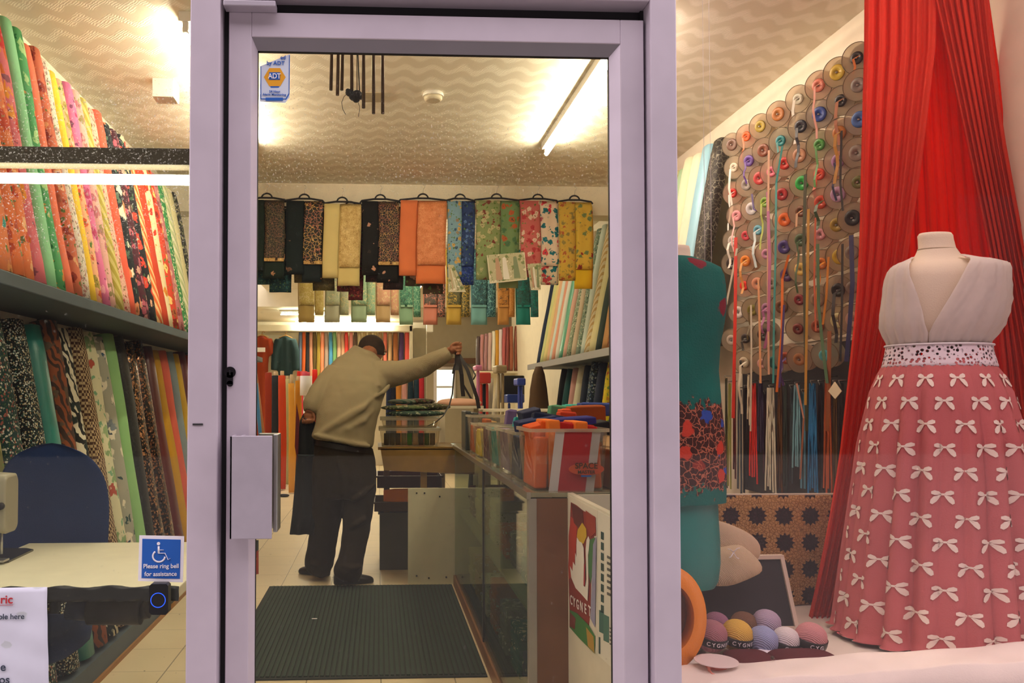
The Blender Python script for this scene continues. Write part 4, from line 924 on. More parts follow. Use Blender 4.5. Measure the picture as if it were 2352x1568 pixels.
# picture cards pinned on the fabrics
def picture(nm, pts, lab):
    o = thing('picture_card', pts[3], lab, 'card', 'picture cards on the hanging fabrics')
    MB().poly(pts, (0, 1, 0), .003).build('card', plain('card_white', 'e4dcc4', .5), o)
    c = sum(pts, Vector())/4
    inn = [c+(p-c)*.95+Vector((0, -.001, .004)) for p in pts]
    MB().poly(inn, (0, 1, 0), .0008).build('printed_scene', f('floral', 'c4c0a0', 'ece4d4', '7a8a5c', .5, '8a8464'), o)
    for k, (u, col) in enumerate(((.25, 'c09a80'), (.45, 'ece8e0'), (.75, '7a8a68'))):
        b = inn[3].lerp(inn[2], u)+Vector((0, -.0012, .01)); t_ = inn[0].lerp(inn[1], u)+Vector((0, -.0012, -.03))
        d = (inn[1]-inn[0])*.09
        MB().poly([b-d, b+d, t_+d*.5, t_.lerp(b, .03)+Vector((0, 0, .012)), t_-d*.5], (0, 1, 0), .0006).build('printed_figure', plain('print_'+col, col, .5), o)
YP = 6.02
picture('a', [at(x, y, YP) for x, y in ((1118, 586), (1205, 579), (1211, 642), (1125, 651))], 'wide picture card of two pale dresses pinned over the green fabric')
picture('b', [at(x, y, YP+.01) for x, y in ((1211, 606), (1243, 604), (1242, 666), (1220, 666))], 'narrow picture card pinned under the red floral fabric')
picture('c', [at(x, y, YP+.01) for x, y in ((1030, 608), (1042, 608), (1070, 670), (1030, 670))], 'picture card tucked behind the navy fabric panel')
# far row
Y2 = 9.0; G2 = 'dress fabrics in the far row'
far = [(688,744,'c9b468','b89c58','pale gold'),(749,802,'a8b090','b4b49c','pale silver green'),(808,862,'8fb090','a0b898','mint'),(866,916,'d09a80','c8a878','pink and gold'),(920,966,'3f7a64','8ab090','green teal'),(973,1022,'5a4a44','d0806c','dark and salmon'),
(1026,1078,'5a5634','c8a444','olive and mustard'),(1082,1138,'2f5f6c','7ab4b8','dusky blue'),(1143,1181,'c8863c','d89a50','amber'),(1186,1235,'2a6a6a','16908c','turquoise')]
for i, (x0, x1, c1, c2, nm) in enumerate(far):
    yb = 741 if i < 4 else 746
    dress_fabric(x0, x1, 560, yb, Y2+.01*(i % 2), f('brocade', c1, c2, 'd8c890' if i < 4 else c2, 1.3), f('brocade', c1, 'e0d0a0' if i < 4 else '2a3a34', c2, 1.2), f"{nm} fabric length hanging in the far row above the back room", G2, .62, third=f('satin', c2) if i > 3 else None, hook=False, plainb=f('satin', c2), flip=True)
MB().tube([(XL+.01, 9.03, at(900, 548, 9.03).z+.02), (XR-.01, 9.03, at(900, 548, 9.03).z+.02)], .014, 10).build('hanging_rail', m_steel)
tag(bpy.data.objects['hanging_rail'], 'steel rail across the shop carrying the far row of fabrics', 'rail')
# ---------------------------------------------------------------- clear boxes of haberdashery along the counter
m_clear = glassy('clear_plastic', 'f2f0e8', .07, .10, None, 'f4f0e4')
def clear_box(x0, x1, y0, y1, z0, z1, label, group='clear plastic boxes on the counter', lid=False, taper=.015, mat=None):
    o = thing('plastic_box', ((x0+x1)/2, (y0+y1)/2, z0), label, 'plastic box', group); t = .003
    mb = MB()
    def rr2(z, g):
        r = .02; pts = []
        for cx_, cy_, a0 in ((x1+g-r, y1+g-r, 0), (x0-g+r, y1+g-r, pi/2), (x0-g+r, y0-g+r, pi), (x1+g-r, y0-g+r, 3*pi/2)):
            for k in range(4): pts.append(Vector((cx_+r*cos(a0+pi/2*k/3), cy_+r*sin(a0+pi/2*k/3), z)))
        return pts
    mb.loft([rr2(z0+t, -taper-.03), rr2(z0, -taper), rr2(z1, 0)], caps=False).loft([rr2(z0, -taper), rr2(z0+.002, -taper)])
    mb.build('box_wall', mat or m_clear, o)
    MB().loft([rr2(z1-.012, .001), rr2(z1-.012, .007), rr2(z1, .007), rr2(z1, .001)], caps=False, smooth=False).build('rim', mat or glassy('clear_rim', 'e8e4d8', .16, .35, None, 'f4f0e4'), o)
    if lid: MB().loft([rr2(z1+.001, .008), rr2(z1+.007, .006)]).build('lid', m_lid, o)
    return o
m_lid = glassy('frosted_lid', 'e8e8dc', .06, .55, None, 'e8e4d4')
zc = CZT+.001
bxs = [(2.74, 3.00, .525, .80, .215), (3.04, 3.30, .53, .78, .19), (3.34, 3.62, .53, .79, .19), (3.66, 3.90, .53, .76, .18), (3.94, 4.20, .53, .78, .19), (4.24, 4.52, .53, .77, .18), (4.56, 4.80, .53, .74, .22)]
bn = ['large clear box of felt squares with red striped label, nearest box on the counter', 'clear box of navy fleece just behind the labelled box', 'clear box of grey and lilac rolls, third along the counter', 'clear box of teal and cream tapes, fourth along the counter', 'clear box of plum and white tapes, fifth along the counter', 'clear box of yellow and blue packets, sixth along the counter', 'tall clear box of orange packets near the far counter end']
fillc = [('orange', 'e8641c', 'f08030'), ('navy', '20305c', '2a3c70'), ('lilac grey', '8a7a94', '6a5a88'), ('teal', '2a8a90', 'e0dcc8'), ('plum', '5a2c48', 'e0dcd0'), ('yellow', 'd8c040', '3a5a8a'), ('dark orange', 'b85a2c', 'c8a068')]
NUM = ['first', 'second', 'third', 'fourth', 'fifth', 'sixth', 'seventh']
for i, (y0, y1, x0, x1, h) in enumerate(bxs):
    bx = clear_box(x0, x1, y0, y1, zc, zc+h, bn[i])
    if i == 0:
        lab = MB()
        def band(px0, px1, m, nm, off=.002, y_0=986, y_1=1128, sk=14):
            yy = y0+.004-off
            a, b = at(px0+sk, y_0, y0), at(px1+sk, y_0, y0); c, d = at(px1, y_1, y0), at(px0, y_1, y0)
            g = (a.z-c.z)
            def yy_(p): return y0-.001-off+.015*max(0, (zc+h-p.z)/h)
            pts = [Vector((p.x, yy_(p), min(p.z, zc+h-.004))) for p in (a, b, c, d)]
            return MB().poly(pts, (0, 1, 0), .0008).build(nm, m, bx)
        band(1283, 1347, plain('label_red', 'b03038', .5), 'label_red_field'); band(1262, 1283, plain('label_white', 'cfc8cc', .5), 'label_white_band'); band(1346, 1366, plain('label_pale', 'b8b0b0', .5), 'label_pale_band')
        el = at(1347, 1077, y0-.006); pts = [el+Vector((.062*cos(a), .007 if 0 else 0, .021*sin(a))) for a in [2*pi*k/28 for k in range(28)]]
        MB().poly(pts, (0, 1, 0), .001).build('logo_ellipse', plain('label_orange', 'c8502c', .5), bx)
        text('label_lettering', 'SPACE', .028, at(1347, 1070, y0-.008), FRONT, plain('label_dark', '4a3420', .5), bx, sx=1.0); text('label_lettering', 'MASTER', .017, at(1347, 1084, y0-.008), FRONT, plain('label_dark', '4a3420', .5), bx)
        MB().poly([at(x, y, y0-.005) for x, y in ((1335,1090),(1358,1090),(1358,1095),(1335,1095))], (0, 1, 0), .0008).build('small_blue_mark', m_blue, bx)
    n1, c1, c2 = fillc[i]; rnd = random.Random(i*7+1); n = 5
    for k in range(n):
        hh = h*rnd.uniform(.80, 1.02)+(.03 if k % 2 else 0) if i < 2 else h*rnd.uniform(.7, .95)
        xx0 = x0+.02+(x1-x0-.04)*k/n; xx1 = xx0+(x1-x0-.04)/n-.003
        c = c1 if k % 2 == 0 else c2
        nm = ['left', 'centre left', 'middle', 'centre right', 'right'][k]
        mm = MB().obox(((xx0+xx1)/2, (y0+y1)/2, zc+.006+hh/2), ((xx1-xx0)/2, 0, 0), (0, (y1-y0)/2-.022, 0), (rnd.uniform(-.004, .004), 0, hh/2))
        tag(mm.build('felt_piece', fabric('plain', c), bevel=.006), f"{n1} folded piece at the {nm} of the {NUM[i]} counter box", 'felt', 'folded pieces in the counter boxes')
# loose bright pieces heaped above the boxes
heap = [(1232, 975, 3.1, .16, .05, '1f2c5c', 'navy'), (1262, 968, 3.15, .14, .05, '182448', 'dark navy'), (1240, 984, 2.86, .10, .04, 'e05a1a', 'orange'), (1266, 982, 2.85, .09, .04, 'f06418', 'bright orange'), (1320, 990, 2.84, .14, .05, 'b8241c', 'red'),
 (1315, 977, 3.0, .16, .06, '2c2c80', 'royal blue'), (1358, 985, 3.0, .12, .05, '1c1c24', 'black'), (1300, 960, 3.4, .07, .05, 'c8401c', 'brick red'), (1285, 948, 3.7, .10, .06, '5a9a7c', 'mint green'), (1310, 955, 3.6, .10, .06, 'e0603c', 'coral'),
 (1345, 950, 3.6, .16, .07, '9a4a18', 'brown'), (1365, 940, 3.8, .15, .06, '3a50a0', 'periwinkle blue'), (1310, 943, 4.0, .07, .06, '3ab0a8', 'turquoise'), (1172, 965, 4.1, .05, .10, '6a5a90', 'lilac'), (1200, 975, 3.9, .09, .06, '2a9aa8', 'sky teal'), (1218, 965, 3.8, .09, .10, '2a3050', 'dark blue')]
bz = MB(); bz.box((.82, 2.75, CZT), (1.12, 4.6, CZT+.14)); tag(bz.build('card_tray', m_card, bevel=.004), 'long shallow cardboard tray behind the clear counter boxes', 'tray')
for i, (px, py, Y, w, h, c, nm) in enumerate(heap):
    q = at(px, py, Y); rnd = random.Random(i); t = rnd.uniform(-.5, .5)
    bot = CZT+(.205 if px < 1275 and Y < 3.05 else .142)
    ax = Vector((cos(t*.5), .25*t, sin(t*.5)))*w/2; az = Vector((-sin(t*.5)*h/2, 0, h/2)); ay = Vector((-.2*t, 1, .15*t))*.05
    m2 = MB().obox(q, ax, ay, az).obox(q+Vector((.01, .01, h*.3)), ax*.8, ay*.9, az*.5)
    m2.obox(Vector((q.x, q.y, (bot+max(q.z, bot+.01))/2)), Vector((w*.3, 0, 0)), Vector((0, .035, 0)), Vector((0, 0, max(.004, (q.z-bot)/2))))
    tag(m2.build('fabric_offcut', fabric('plain', c), bevel=.006), f"{nm} soft fabric offcut heaped above the boxes at right of counter", 'offcut', 'offcuts heaped on the counter')
# dark upright packets, white tray and white cutting box farther along
dx = at(1018, 1000, 5.0).x
for k in range(5):
    xa = .5+.03*k
    tag(MB().box((.53+.045*k, 4.86, zc), (.565+.045*k, 5.10, zc+.24-.01*k)).build('binder', plain('dark_grey_binder', '3c4448', .35), bevel=.006), f"dark grey upright packet, number {['one','two','three','four','five'][k]} from the left in row at far counter end", 'packet', 'upright packets at the far counter end')
wx0, wx1 = at(1112, 960, 6.12).x, at(1280, 960, 6.12).x
tag(MB().box((wx0, 6.12, .70), (wx1+.05, 6.2, at(1200, 952, 6.12).z)).box((wx0, 6.2, at(1200, 940, 6.12).z-.02), (wx1+.05, 6.6, at(1200, 940, 6.12).z)).box((wx0, 6.45, 0), (wx0+.05, 6.5, .95)).box((wx1, 6.12, 0), (wx1+.05, 6.17, .8)).box((wx0, 6.12, 0), (wx0+.05, 6.17, .8)).build('cutting_table', plain('white_table', 'e4dcc8', .5), bevel=.004), 'white cutting table behind the clear boxes', 'table')
# trays on the back table
tx0, tx1 = at(872, 1000, 5.52).x, at(1012, 1000, 5.52).x
zt0 = TZ+.001; z1_ = at(940, 985, 5.52).z; z2_ = at(940, 958, 5.52).z
clear_box(tx0, tx1, 5.53, 5.95, zt0, z1_, 'lower clear tray of coloured reels on the back table', 'clear trays on the back table', lid=True)
clear_box(tx0+.01, tx1-.01, 5.54, 5.94, z1_+.01, z2_-.01, 'upper clear tray with lid stacked on the back table', 'clear trays on the back table', lid=True)
cl = ['4a4a3c', '5c5648', '4a3c3a', '8a8060', '2f8a2c', 'b89a78', '34384a', '2c5a34', '6a5a4a']
for k in range(9):
    xa = tx0+.03+(tx1-tx0-.06)*k/9
    tag(MB().cyl((xa+.018, 5.58, zt0+.008), (xa+.018, 5.58, zt0+.09), .018, 14).build('thread_cone', fabric('plain', cl[k])), f"small upright {['olive','khaki','umber','sand','bright green','beige','ink blue','pine green','taupe'][k]} spool in the lower clear tray on back table", 'spool', 'spools in the lower tray')
for i, (px, py, w, h, m, nm) in enumerate(((955, 948, .42, .045, f('ditsy', '3a5048', 'b0b898', '2a3c3c'), 'dark green patterned'), (935, 938, .36, .04, f('ditsy', '6a7a50', 'd0c8a0', '4a5a44'), 'olive flowered'), (985, 940, .30, .05, f('ditsy', '4c4a34', 'a8a080', '30302a'), 'brown speckled'), (925, 930, .22, .04, f('stripe', '8a9080', '4a6a5c'), 'grey green striped'), (962, 924, .24, .045, f('floral', '4a3a34', 'a89a84', '806050', .5), 'dark brown print'))):
    Yc = 5.62+.05*i; q = at(px, py, Yc); zz = z2_+.002+.042*[0, 1, 1, 2, 2][i]
    ol = [Vector((q.x+w/2*cos(a)*(1+.06*sin(4*a+i)), Yc+.12*sin(a), zz+h/2)) for a in [2*pi*k/24 for k in range(24)]]
    tag(MB().puff(ol, (0, 0, 1), h).build('folded_cloth', m), f"{nm} folded cloth in the pile on top of clear trays", 'cloth', 'folded cloths on the back trays')
q0, q1 = at(1012, 925, 6.0), at(1060, 912, 6.0)
tag(MB().puff([Vector((q0.x+ (wx0-q0.x-.02)*u, 6.24+.14*v, q0.z+.0)) for u, v in ((0,-1),(.5,-1),(1,-1),(1,0),(1,1),(.5,1),(0,1),(0,0))], (0, 0, 1), .07).build('folded_cloth', fabric('plain', 'e8b8a0')), 'pale peach folded cloth lying beyond the dark packets near shop window', 'cloth')
tag(MB().box((q0.x-.05, 6.07, at(1030, 932, 6.0).z-.02), (wx0-.01, 6.4, at(1030, 932, 6.0).z)).box((q0.x, 6.08, 0), (q0.x+.04, 6.12, at(1030, 932, 6.0).z)).box((wx0-.06, 6.3, 0), (wx0-.02, 6.34, at(1030, 932, 6.0).z)).build('side_table', plain('cream_table', 'ddd4bc', .5)), 'narrow cream table end carrying the peach cloth', 'table')

# ---------------------------------------------------------------- back of the shop
YBK = 14.9
def bx(px0, py0, px1, py1, Y, dep=.1):
    a, b = at(px0, py1, Y), at(px1, py0, Y); return (a.x, Y, a.z), (b.x, Y+dep, b.z)
rk = thing('wall_rack', at(820, 900, 14.7), 'cream framed wall rack holding rows of narrow fabric rolls, far end', 'rack')
MB().box(*bx(583, 747, 948, 760, 14.55, .35)).build('top_board', m_cream, rk, bevel=.01)
MB().box(*bx(688, 866, 948, 871, 14.6, .3)).build('middle_shelf', m_cream, rk); MB().box(*bx(941, 747, 948, 1060, 14.55, .35)).build('side_board', m_cream, rk)
brl = [(689,'5a6a8a','steel blue'),(697,'d0602c','rust orange'),(706,'2c2c30','black'),(714,'c88a70','dusty pink'),(722,'5a4a24','dark olive'),(731,'a08838','old gold'),(740,'f09068','coral'),(749,'a89488','mushroom'),(759,'4a90c0','sky blue'),(768,'6a9a60','leaf green'),
(778,'c8a890','oatmeal'),(787,'c09478','tan pink'),(795,'d83428','scarlet'),(806,'d88a84','rose'),(816,'5c4a3c','dark brown'),(826,'b8a47c','sand'),(838,'c0a878','gold beige'),(850,'b09c70','flax'),(862,'c8b080','straw'),(874,'b89870','caramel'),(885,'e07a68','salmon'),(896,'c09a70','biscuit'),(909,'9a6034','chestnut'),(922,'4a3460','deep purple'),(935,'d04a40','brick red')]
for i, (px, c, nm) in enumerate(brl):
    a, b = at(px, 864, 14.7), at(px, 762, 14.7); w = 8.6*14.7/F if i < 22 else 11*14.7/F
    roll((a.x, 14.75, a.z), (b.x, 14.78, b.z), w, .09, f('satin' if i % 3 == 0 else 'plain', c), f"narrow {nm} roll standing on the far rack behind the man", 'fabric rolls on the far rack', side=(1, 0, 0), core=False)
    if i in (6, 12, 13, 14, 20, 22, 23, 24):
        q = at(px, 776, 14.62); o = COL.objects[-1]
lw = [(893,'1c2444','dark navy'),(903,'1a1e34','ink'),(916,'d08a3c','amber'),(929,'d8a0a0','pale rose'),(943,'1c3444','dark teal'),(957,'20384a','petrol'),(968,'c83040','crimson')]
for px, c, nm in lw:
    a, b = at(px, 1030, 14.2), at(px, 868 if px < 960 else 845, 14.2)
    roll((a.x, 14.2, .02), (b.x, 14.3, b.z), 13*14.2/F, .1, f('plain', c), f"{nm} roll standing under the far rack, right of the man", 'fabric rolls under the far rack', side=(1, 0, 0))
# standing rolls left of the man
sr2 = [(630, 862, 1080, 19, '22272b', 'black', 11.2, 17, .05), (645, 862, 1090, 18, 'c2421c', 'orange red', 11.0, 20, .05), (657, 870, 1090, 9, 'b8b078', 'pale sage', 11.6, 12, .02), (667, 880, 1105, 15, 'd89838', 'golden yellow', 10.6, 40, .12), (682, 874, 1100, 15, 'bf7f1c', 'ochre', 10.8, 20, .02), (684, 852, 1000, 9, 'c8281c', 'bright red', 12.0, 0, 0), (696, 852, 905, 15, 'd84848', 'cerise', 12.4, 0, 0), (722, 848, 960, 12, 'd0251c', 'signal red', 12.6, 0, 0), (614, 855, 1085, 17, '8a2c14', 'dark rust', 11.8, 0, .02)]
for px, y0, y1, w, c, nm, Y, cl_, k in sr2:
    b = at(px, y0, Y); zb_ = .01
    cp = at(px, 912+CAMZ*F/Y-4, Y)
    roll((cp.x+.02, Y, .012), (b.x, Y+.15, b.z), w*Y/F, w*Y/F*.8, f('plain', c), f"{nm} roll standing upright on the floor left of the man", 'fabric rolls standing left of the man', side=(1, 0, 0), corelen=cl_*Y/F*.5)
q = at(703, 863, 10.4); q2 = at(703, 908, 10.4)
wr = thing('paper_roll', (q.x, 10.4, q2.z-.9), 'thick white roll with pink core just left of the man', 'roll')
MB().cyl((q.x, 10.4, q2.z), (q.x, 10.4, q.z), .078, 20).build('white_sheet', m_wht, wr); MB().cyl((q.x, 10.4, q.z), (q.x, 10.4, q.z+.05), .05, 16).build('pink_core', plain('cerise', 'e05068', .6), wr); MB().cyl((q.x, 10.4, .0), (q.x, 10.4, q2.z), .035, 12).build('pole', m_plast, wr)
for i, (x0, y0, x1, y1, c, nm) in enumerate(((588, 880, 603, 1060, '2f78b0', 'blue'), (586, 850, 612, 1060, 'a06a3c', 'brown wooden'), (580, 950, 592, 1060, '3a4a40', 'dark green'))):
    a, b = at(x1, y1, 9.6+.2*i), at(x0, y0, 9.6+.2*i); a = b+(a-b)*((b.z-.02)/(b.z-a.z)); tag(MB().tube([a, b], .022, 8).build('leaning_pole', plain('pole_'+c, c, .5)), f"{nm} pole leaning at far left beyond the door handle", 'pole')
# garments on hangers on the far left wall
def garment(pxc, y0, y1, w, c, kind, label, Y=14.6, sleeves=True, long_=False):
    q = at(pxc, y0, Y); k = Y/F; zb = at(pxc, y1, Y).z; o = thing('hanging_garment', (q.x, Y, zb), label, 'garment'); hw = w*k/2
    rings = []
    for z, h_ in ((zb, .86), (zb+(q.z-zb)*.3, .78), (zb+(q.z-zb)*.7, .80), (q.z-.10, .95), (q.z-.04, .70), (q.z, .28)):
        rings.append([Vector((q.x+hw*h_*.8*cos(a), Y+.07*sin(a)+.01*sin(6*a), z)) for a in [2*pi*j/24 for j in range(24)]])
    mb = MB().loft(rings)
    for s_ in (-1, 1): mb.tube([(q.x+s_*hw*.55, Y, q.z-.06), (q.x+s_*hw*.9, Y, q.z-.28), (q.x+s_*hw*1.0, Y-.02, q.z-(.62 if sleeves else .35))], [.085, .08, .065], 12)
    mb.build('cloth_body', f(kind, c, '8a4a20', 'c08a3c') if kind != 'plain' else f('plain', c), o, remesh=.02, smooth_it=4)
    MB().tube([(q.x, Y, q.z-.02), (q.x, Y, q.z+.06), (q.x+.02, Y, q.z+.09), (q.x+.04, Y, q.z+.06)], .006, 6).tube([(q.x-.12, Y, q.z-.03), (q.x, Y, q.z+.02), (q.x+.12, Y, q.z-.03)], .012, 6).build('wooden_hanger', plain('pale_wood', 'c89a5c', .5), o)
    return o
gm = garment(602, 771, 1000, 46, '8e3414', 'plain', 'rust orange tunic hanging at the far left behind the door stile', sleeves=False)
q = at(599, 803, 14.45); MB().box((q.x-.08, 14.44, q.z-.04), (q.x+.08, 14.45, q.z+.04)).build('pale_label', m_wht, gm)
garment(656, 772, 862, 50, '1f3438', 'plain', 'dark teal long sleeved jumper on a wooden hanger, far wall')
# right of the back: grey partition, window, bolts
pt = MB().box(*bx(985, 745, 1090, 1010, 13.2, .06)); 
o = struct_empty('wall_partition', (0, 13.2, 0))
a = at(980, 745, 13.2); b = at(1210, 745, 13.2); wl0, wl1 = at(996, 842, 13.2), at(1046, 925, 13.2)
m_gp = plain('warm_grey_paint', 'b0a690', .7)
MB().box((a.x, 13.2, wl0.z), (3.1, 13.3, ZB)).box((a.x, 13.2, 0), (wl0.x, 13.3, wl0.z)).box((wl1.x, 13.2, 0), (3.1, 13.3, wl0.z)).box((wl0.x, 13.2, 0), (wl1.x, 13.3, wl1.z)).build('partition_board', m_gp, o)
MB().box((wl0.x, 13.18, wl1.z), (wl0.x+.05, 13.3, wl0.z)).box((wl0.x, 13.18, wl0.z-.05), (wl1.x, 13.3, wl0.z)).box((wl1.x-.03, 13.18, wl1.z), (wl1.x, 13.3, wl0.z)).box((wl0.x, 13.2, wl1.z+.25), (wl1.x, 13.26, wl1.z+.28)).build('window_frame', m_wht, o)
MB().box((wl0.x, 13.27, wl1.z), (wl1.x, 13.28, wl0.z)).build('window_4', emit('daylit_window', 'e4f0dc', 1.3), kind='structure')
tag(MB().box(*bx(1008, 822, 1096, 834, 13.0, .15)).build('wall_box', plain('brown_box', '6a4a34', .6)), 'brown box shelf on grey wall right of the raised hand', 'box')
tag(MB().box(*bx(980, 741, 995, 762, 12.2, .12)).build('wall_speaker', m_plast, bevel=.01), 'small white unit high on the wall in the back room', 'wall unit')
rb_ = [(1100,772,'4a3a40','dark heather'),(1109,768,'c08a90','mauve pink'),(1118,766,'a87a84','dusky mauve'),(1127,764,'d8b8b8','pale pink'),(1136,760,'f0ece0','white'),(1144,758,'d8a040','golden'),(1152,756,'e8dcec','pale lilac'),(1160,752,'c0686c','raspberry pink'),(1168,750,'8a3a34','brick'),(1177,749,'b06a50','copper brown'),(1188,748,'8a4428','russet'),(1199,748,'6a3020','dark russet')]
zsh = at(1150, 852, 12.0).z
tag(MB().box((at(1092, 850, 12).x, 11.95, zsh-.03), (at(1207, 850, 12).x, 12.25, zsh)).box((at(1092, 850, 12).x, 12.2, .0), (at(1207, 850, 12).x, 12.25, zsh)).build('back_shelf', m_cream), 'cream shelf unit with pink and brown rolls right of the raised arm', 'shelf')
for i, (px, y0, c, nm) in enumerate(rb_):
    a, b = at(px-3, 851, 12), at(px, y0, 12)
    roll((a.x, 12.02, zsh+.004), (b.x, 12.1, b.z), 8.4*12/F, .08, f('plain' if i % 2 else 'satin', c), f"{nm} roll on the cream shelf unit right of the raised arm", 'fabric rolls on the cream shelf unit', side=(1, 0, 0), core=False)
for i, (px, y0, x1, y1, c, nm, Y) in enumerate(((1103, 882, 1098, 935, '1c2c38', 'black blue', 9), (1117, 882, 1112, 935, '22303c', 'charcoal blue', 9), (1130, 868, 1126, 935, 'd8d4c8', 'off-white', 9.2), (1152, 850, 1140, 940, 'dcd6c6', 'thin white', 8.8))):
    a, b = at(x1, y1, Y), at(px, y0, Y); a = b+(a-b)*((b.z-.02)/(b.z-a.z)); roll((a.x, Y, .02), (b.x, Y+.1, b.z), .06, .05, f('plain', c), f"{nm} roll leaning behind the white cutting table", 'rolls behind the cutting table', side=(1, 0, 0))
for i, (x0, y0, x1, y1, c, nm) in enumerate(((1150, 862, 1205, 925, '1a1e22', 'black'), (1165, 905, 1205, 925, '2a48a8', 'royal blue'), (1100, 855, 1128, 880, 'c83a34', 'red'), (1188, 868, 1208, 885, '3a50c0', 'bright blue'), (1092, 838, 1108, 850, 'e08ac0', 'pink'), (1140, 838, 1165, 856, 'b0a080', 'beige'))):
    a, b = bx(x0, y0, x1, y1, 9.4-.25*i, .25); hgt = b[2]-a[2]
    o = MB().box((a[0], a[1], a[2]), b).box((a[0]+.02, a[1]+.06, .0), (a[0]+.05, a[1]+.1, a[2])).box((b[0]-.05, a[1]+.06, .0), (b[0]-.02, a[1]+.1, a[2]))
    tag(o.build('stock_bag', f('satin', c), bevel=.015), f"{nm} stock package on a stand behind the white cutting table", 'package')
# ---------------------------------------------------------------- the man
def pring(L, R, Y, dep, n=28, pw=.9, YR=None):
    a, b = at(L[0], L[1], Y), at(R[0], R[1], YR or Y); c = (a+b)/2; u = (b-a)/2
    w = Vector((0, 1, 0))*dep
    return [c+u*((abs(cos(t))**pw)*(1 if cos(t) > 0 else -1))+w*((abs(sin(t))**pw)*(1 if sin(t) > 0 else -1)) for t in [2*pi*k/n for k in range(n)]]
def limb(mb, pts, n=14):
    P = [at(x, y, Y) for x, y, Y, r in pts]; R = [r*Y/F for x, y, Y, r in pts]
    return mb.tube(P, R, n)
m_skin = plain('brown_skin', '8a5638', .5, 0, .06, 40)
YM = 5.40
man = thing('person', (at(785, 1345, 5.4).x, 5.42, 0), 'man in oatmeal jumper and dark trousers seen from behind, arm stretched out holding ribbons', 'person')
body = MB()
body.loft([pring((735, 1080), (850, 1085), 5.42, .09), pring((735, 1000), (848, 1005), 5.42, .10), pring((750, 920), (870, 930), 5.47, .10), pring((765, 860), (880, 860), 5.57, .10), pring((795, 828), (872, 832), 5.66, .07)])
limb(body, [(832, 835, 5.66, 20), (842, 815, 5.74, 18), (852, 806, 5.80, 19)])
hc = at(853, 805, 5.86)
body.ball(hc, .098, 20, (.92, 1.12, 1.12))
# face side, turned down and away: nose and chin
body.tube([hc+Vector((.03, .09, -.02)), hc+Vector((.04, .128, -.045))], [.022, .013], 8); body.tube([hc+Vector((.02, .06, -.07)), hc+Vector((.03, .10, -.10))], [.05, .03], 10)
for s_ in (-1, 1): body.tube([hc+Vector((s_*.086, -.005, .02)), hc+Vector((s_*.100, -.012, -.005)), hc+Vector((s_*.090, -.004, -.035))], [.012, .016, .008], 8)
limb(body, [(870, 852, 5.6, 22), (950, 843, 5.5, 15), (1000, 824, 5.4, 13), (1030, 808, 5.35, 10), (1036, 804, 5.34, 10)])
limb(body, [(770, 855, 5.55, 22), (735, 890, 5.48, 16), (716, 930, 5.41, 12), (711, 948, 5.39, 9)])
limb(body, [(752, 1085, 5.42, 26), (745, 1180, 5.5, 20), (730, 1290, 5.62, 13), (732, 1308, 5.64, 11)])
limb(body, [(820, 1085, 5.42, 26), (820, 1190, 5.42, 20), (803, 1290, 5.40, 13), (792, 1322, 5.42, 11)])
# right hand closed round the ribbons
def hpt(x, y, dy): return at(x, y, 5.33+dy)
body.tube([hpt(1034, 806, 0), hpt(1041, 801, 0), hpt(1048, 798, 0)], [.030, .040, .030], 12, flat=.75)
for i, (y0, ln) in enumerate(((788, 1.0), (795.5, 1.06), (803, 1.0), (810, .86))):
    body.tube([hpt(1044, y0+1.5, .012), hpt(1044+8*ln, y0-1, .030), hpt(1044+14*ln, y0, .016), hpt(1044+14*ln, y0+1.5, -.010), hpt(1044+9*ln, y0+2.5, -.030), hpt(1044+4*ln, y0+3, -.030)], [.0105, .0105, .0100, .0095, .0088, .0075], 8)
body.tube([hpt(1036, 797, -.014), hpt(1041, 790, -.028), hpt(1048, 787, -.034), hpt(1054, 788, -.030)], [.013, .0115, .010, .008], 8)
# left hand gripping the coat
def gpt(x, y, dy): return at(x, y, 5.40+dy)
body.tube([gpt(711, 944, 0), gpt(709, 953, 0), gpt(708, 962, 0)], [.026, .036, .03], 12, flat=.7)
for i, (x0, ln) in enumerate(((718, .86), (711, 1.0), (704, 1.05), (697, .95))):
    body.tube([gpt(x0, 960, .01), gpt(x0-1, 960+7*ln, .02), gpt(x0-1, 960+11*ln, .0), gpt(x0, 960+9*ln, -.022), gpt(x0+1, 960+3*ln, -.030)], [.0105, .010, .0095, .0088, .0075], 8)
body.tube([gpt(719, 950, -.012), gpt(723, 959, -.024), gpt(721, 967, -.028)], [.013, .0105, .008], 8)
body.build('body', m_skin, man, remesh=.0052, smooth_it=2)
hair = MB(); 
hair.loft([[hc+Vector((cos(a)*.098*k, sin(a)*.118*k+.002, z)) for a in [2*pi*j/26 for j in range(26)]] for z, k in ((-.035, .93), (-.01, 1.0), (.03, 1.02), (.07, .88), (.095, .66), (.112, .38), (.118, .1))])
hair.build('hair', fabric('plain', '2e2119'), man, remesh=.008, smooth_it=1)
MB().cyl(hc+Vector((.093, -.015, -.02)), hc+Vector((.104, -.018, -.02)), .008, 10).build('ear_glint', plain('pale_glint', 'd8d0c0', .3), man)  # glint on his ear, put in as a small pale disc
m_jump = knit('a1957a', '887c60', .55)
jm = MB()
jm.loft([pring((719, 1006), (855, 1028), 5.40, .135), pring((716, 1000), (858, 1022), 5.40, .15), pring((722, 975), (862, 990), 5.41, .155), pring((729, 940), (868, 962), 5.42, .15), pring((737, 905), (880, 920), 5.46, .15), pring((744, 870), (892, 880), 5.52, .15), pring((754, 845), (896, 855), 5.58, .14), pring((772, 822), (888, 836), 5.64, .12), pring((798, 806), (870, 822), 5.70, .09), pring((810, 796), (862, 812), 5.74, .078), pring((814, 792), (858, 808), 5.75, .07)])
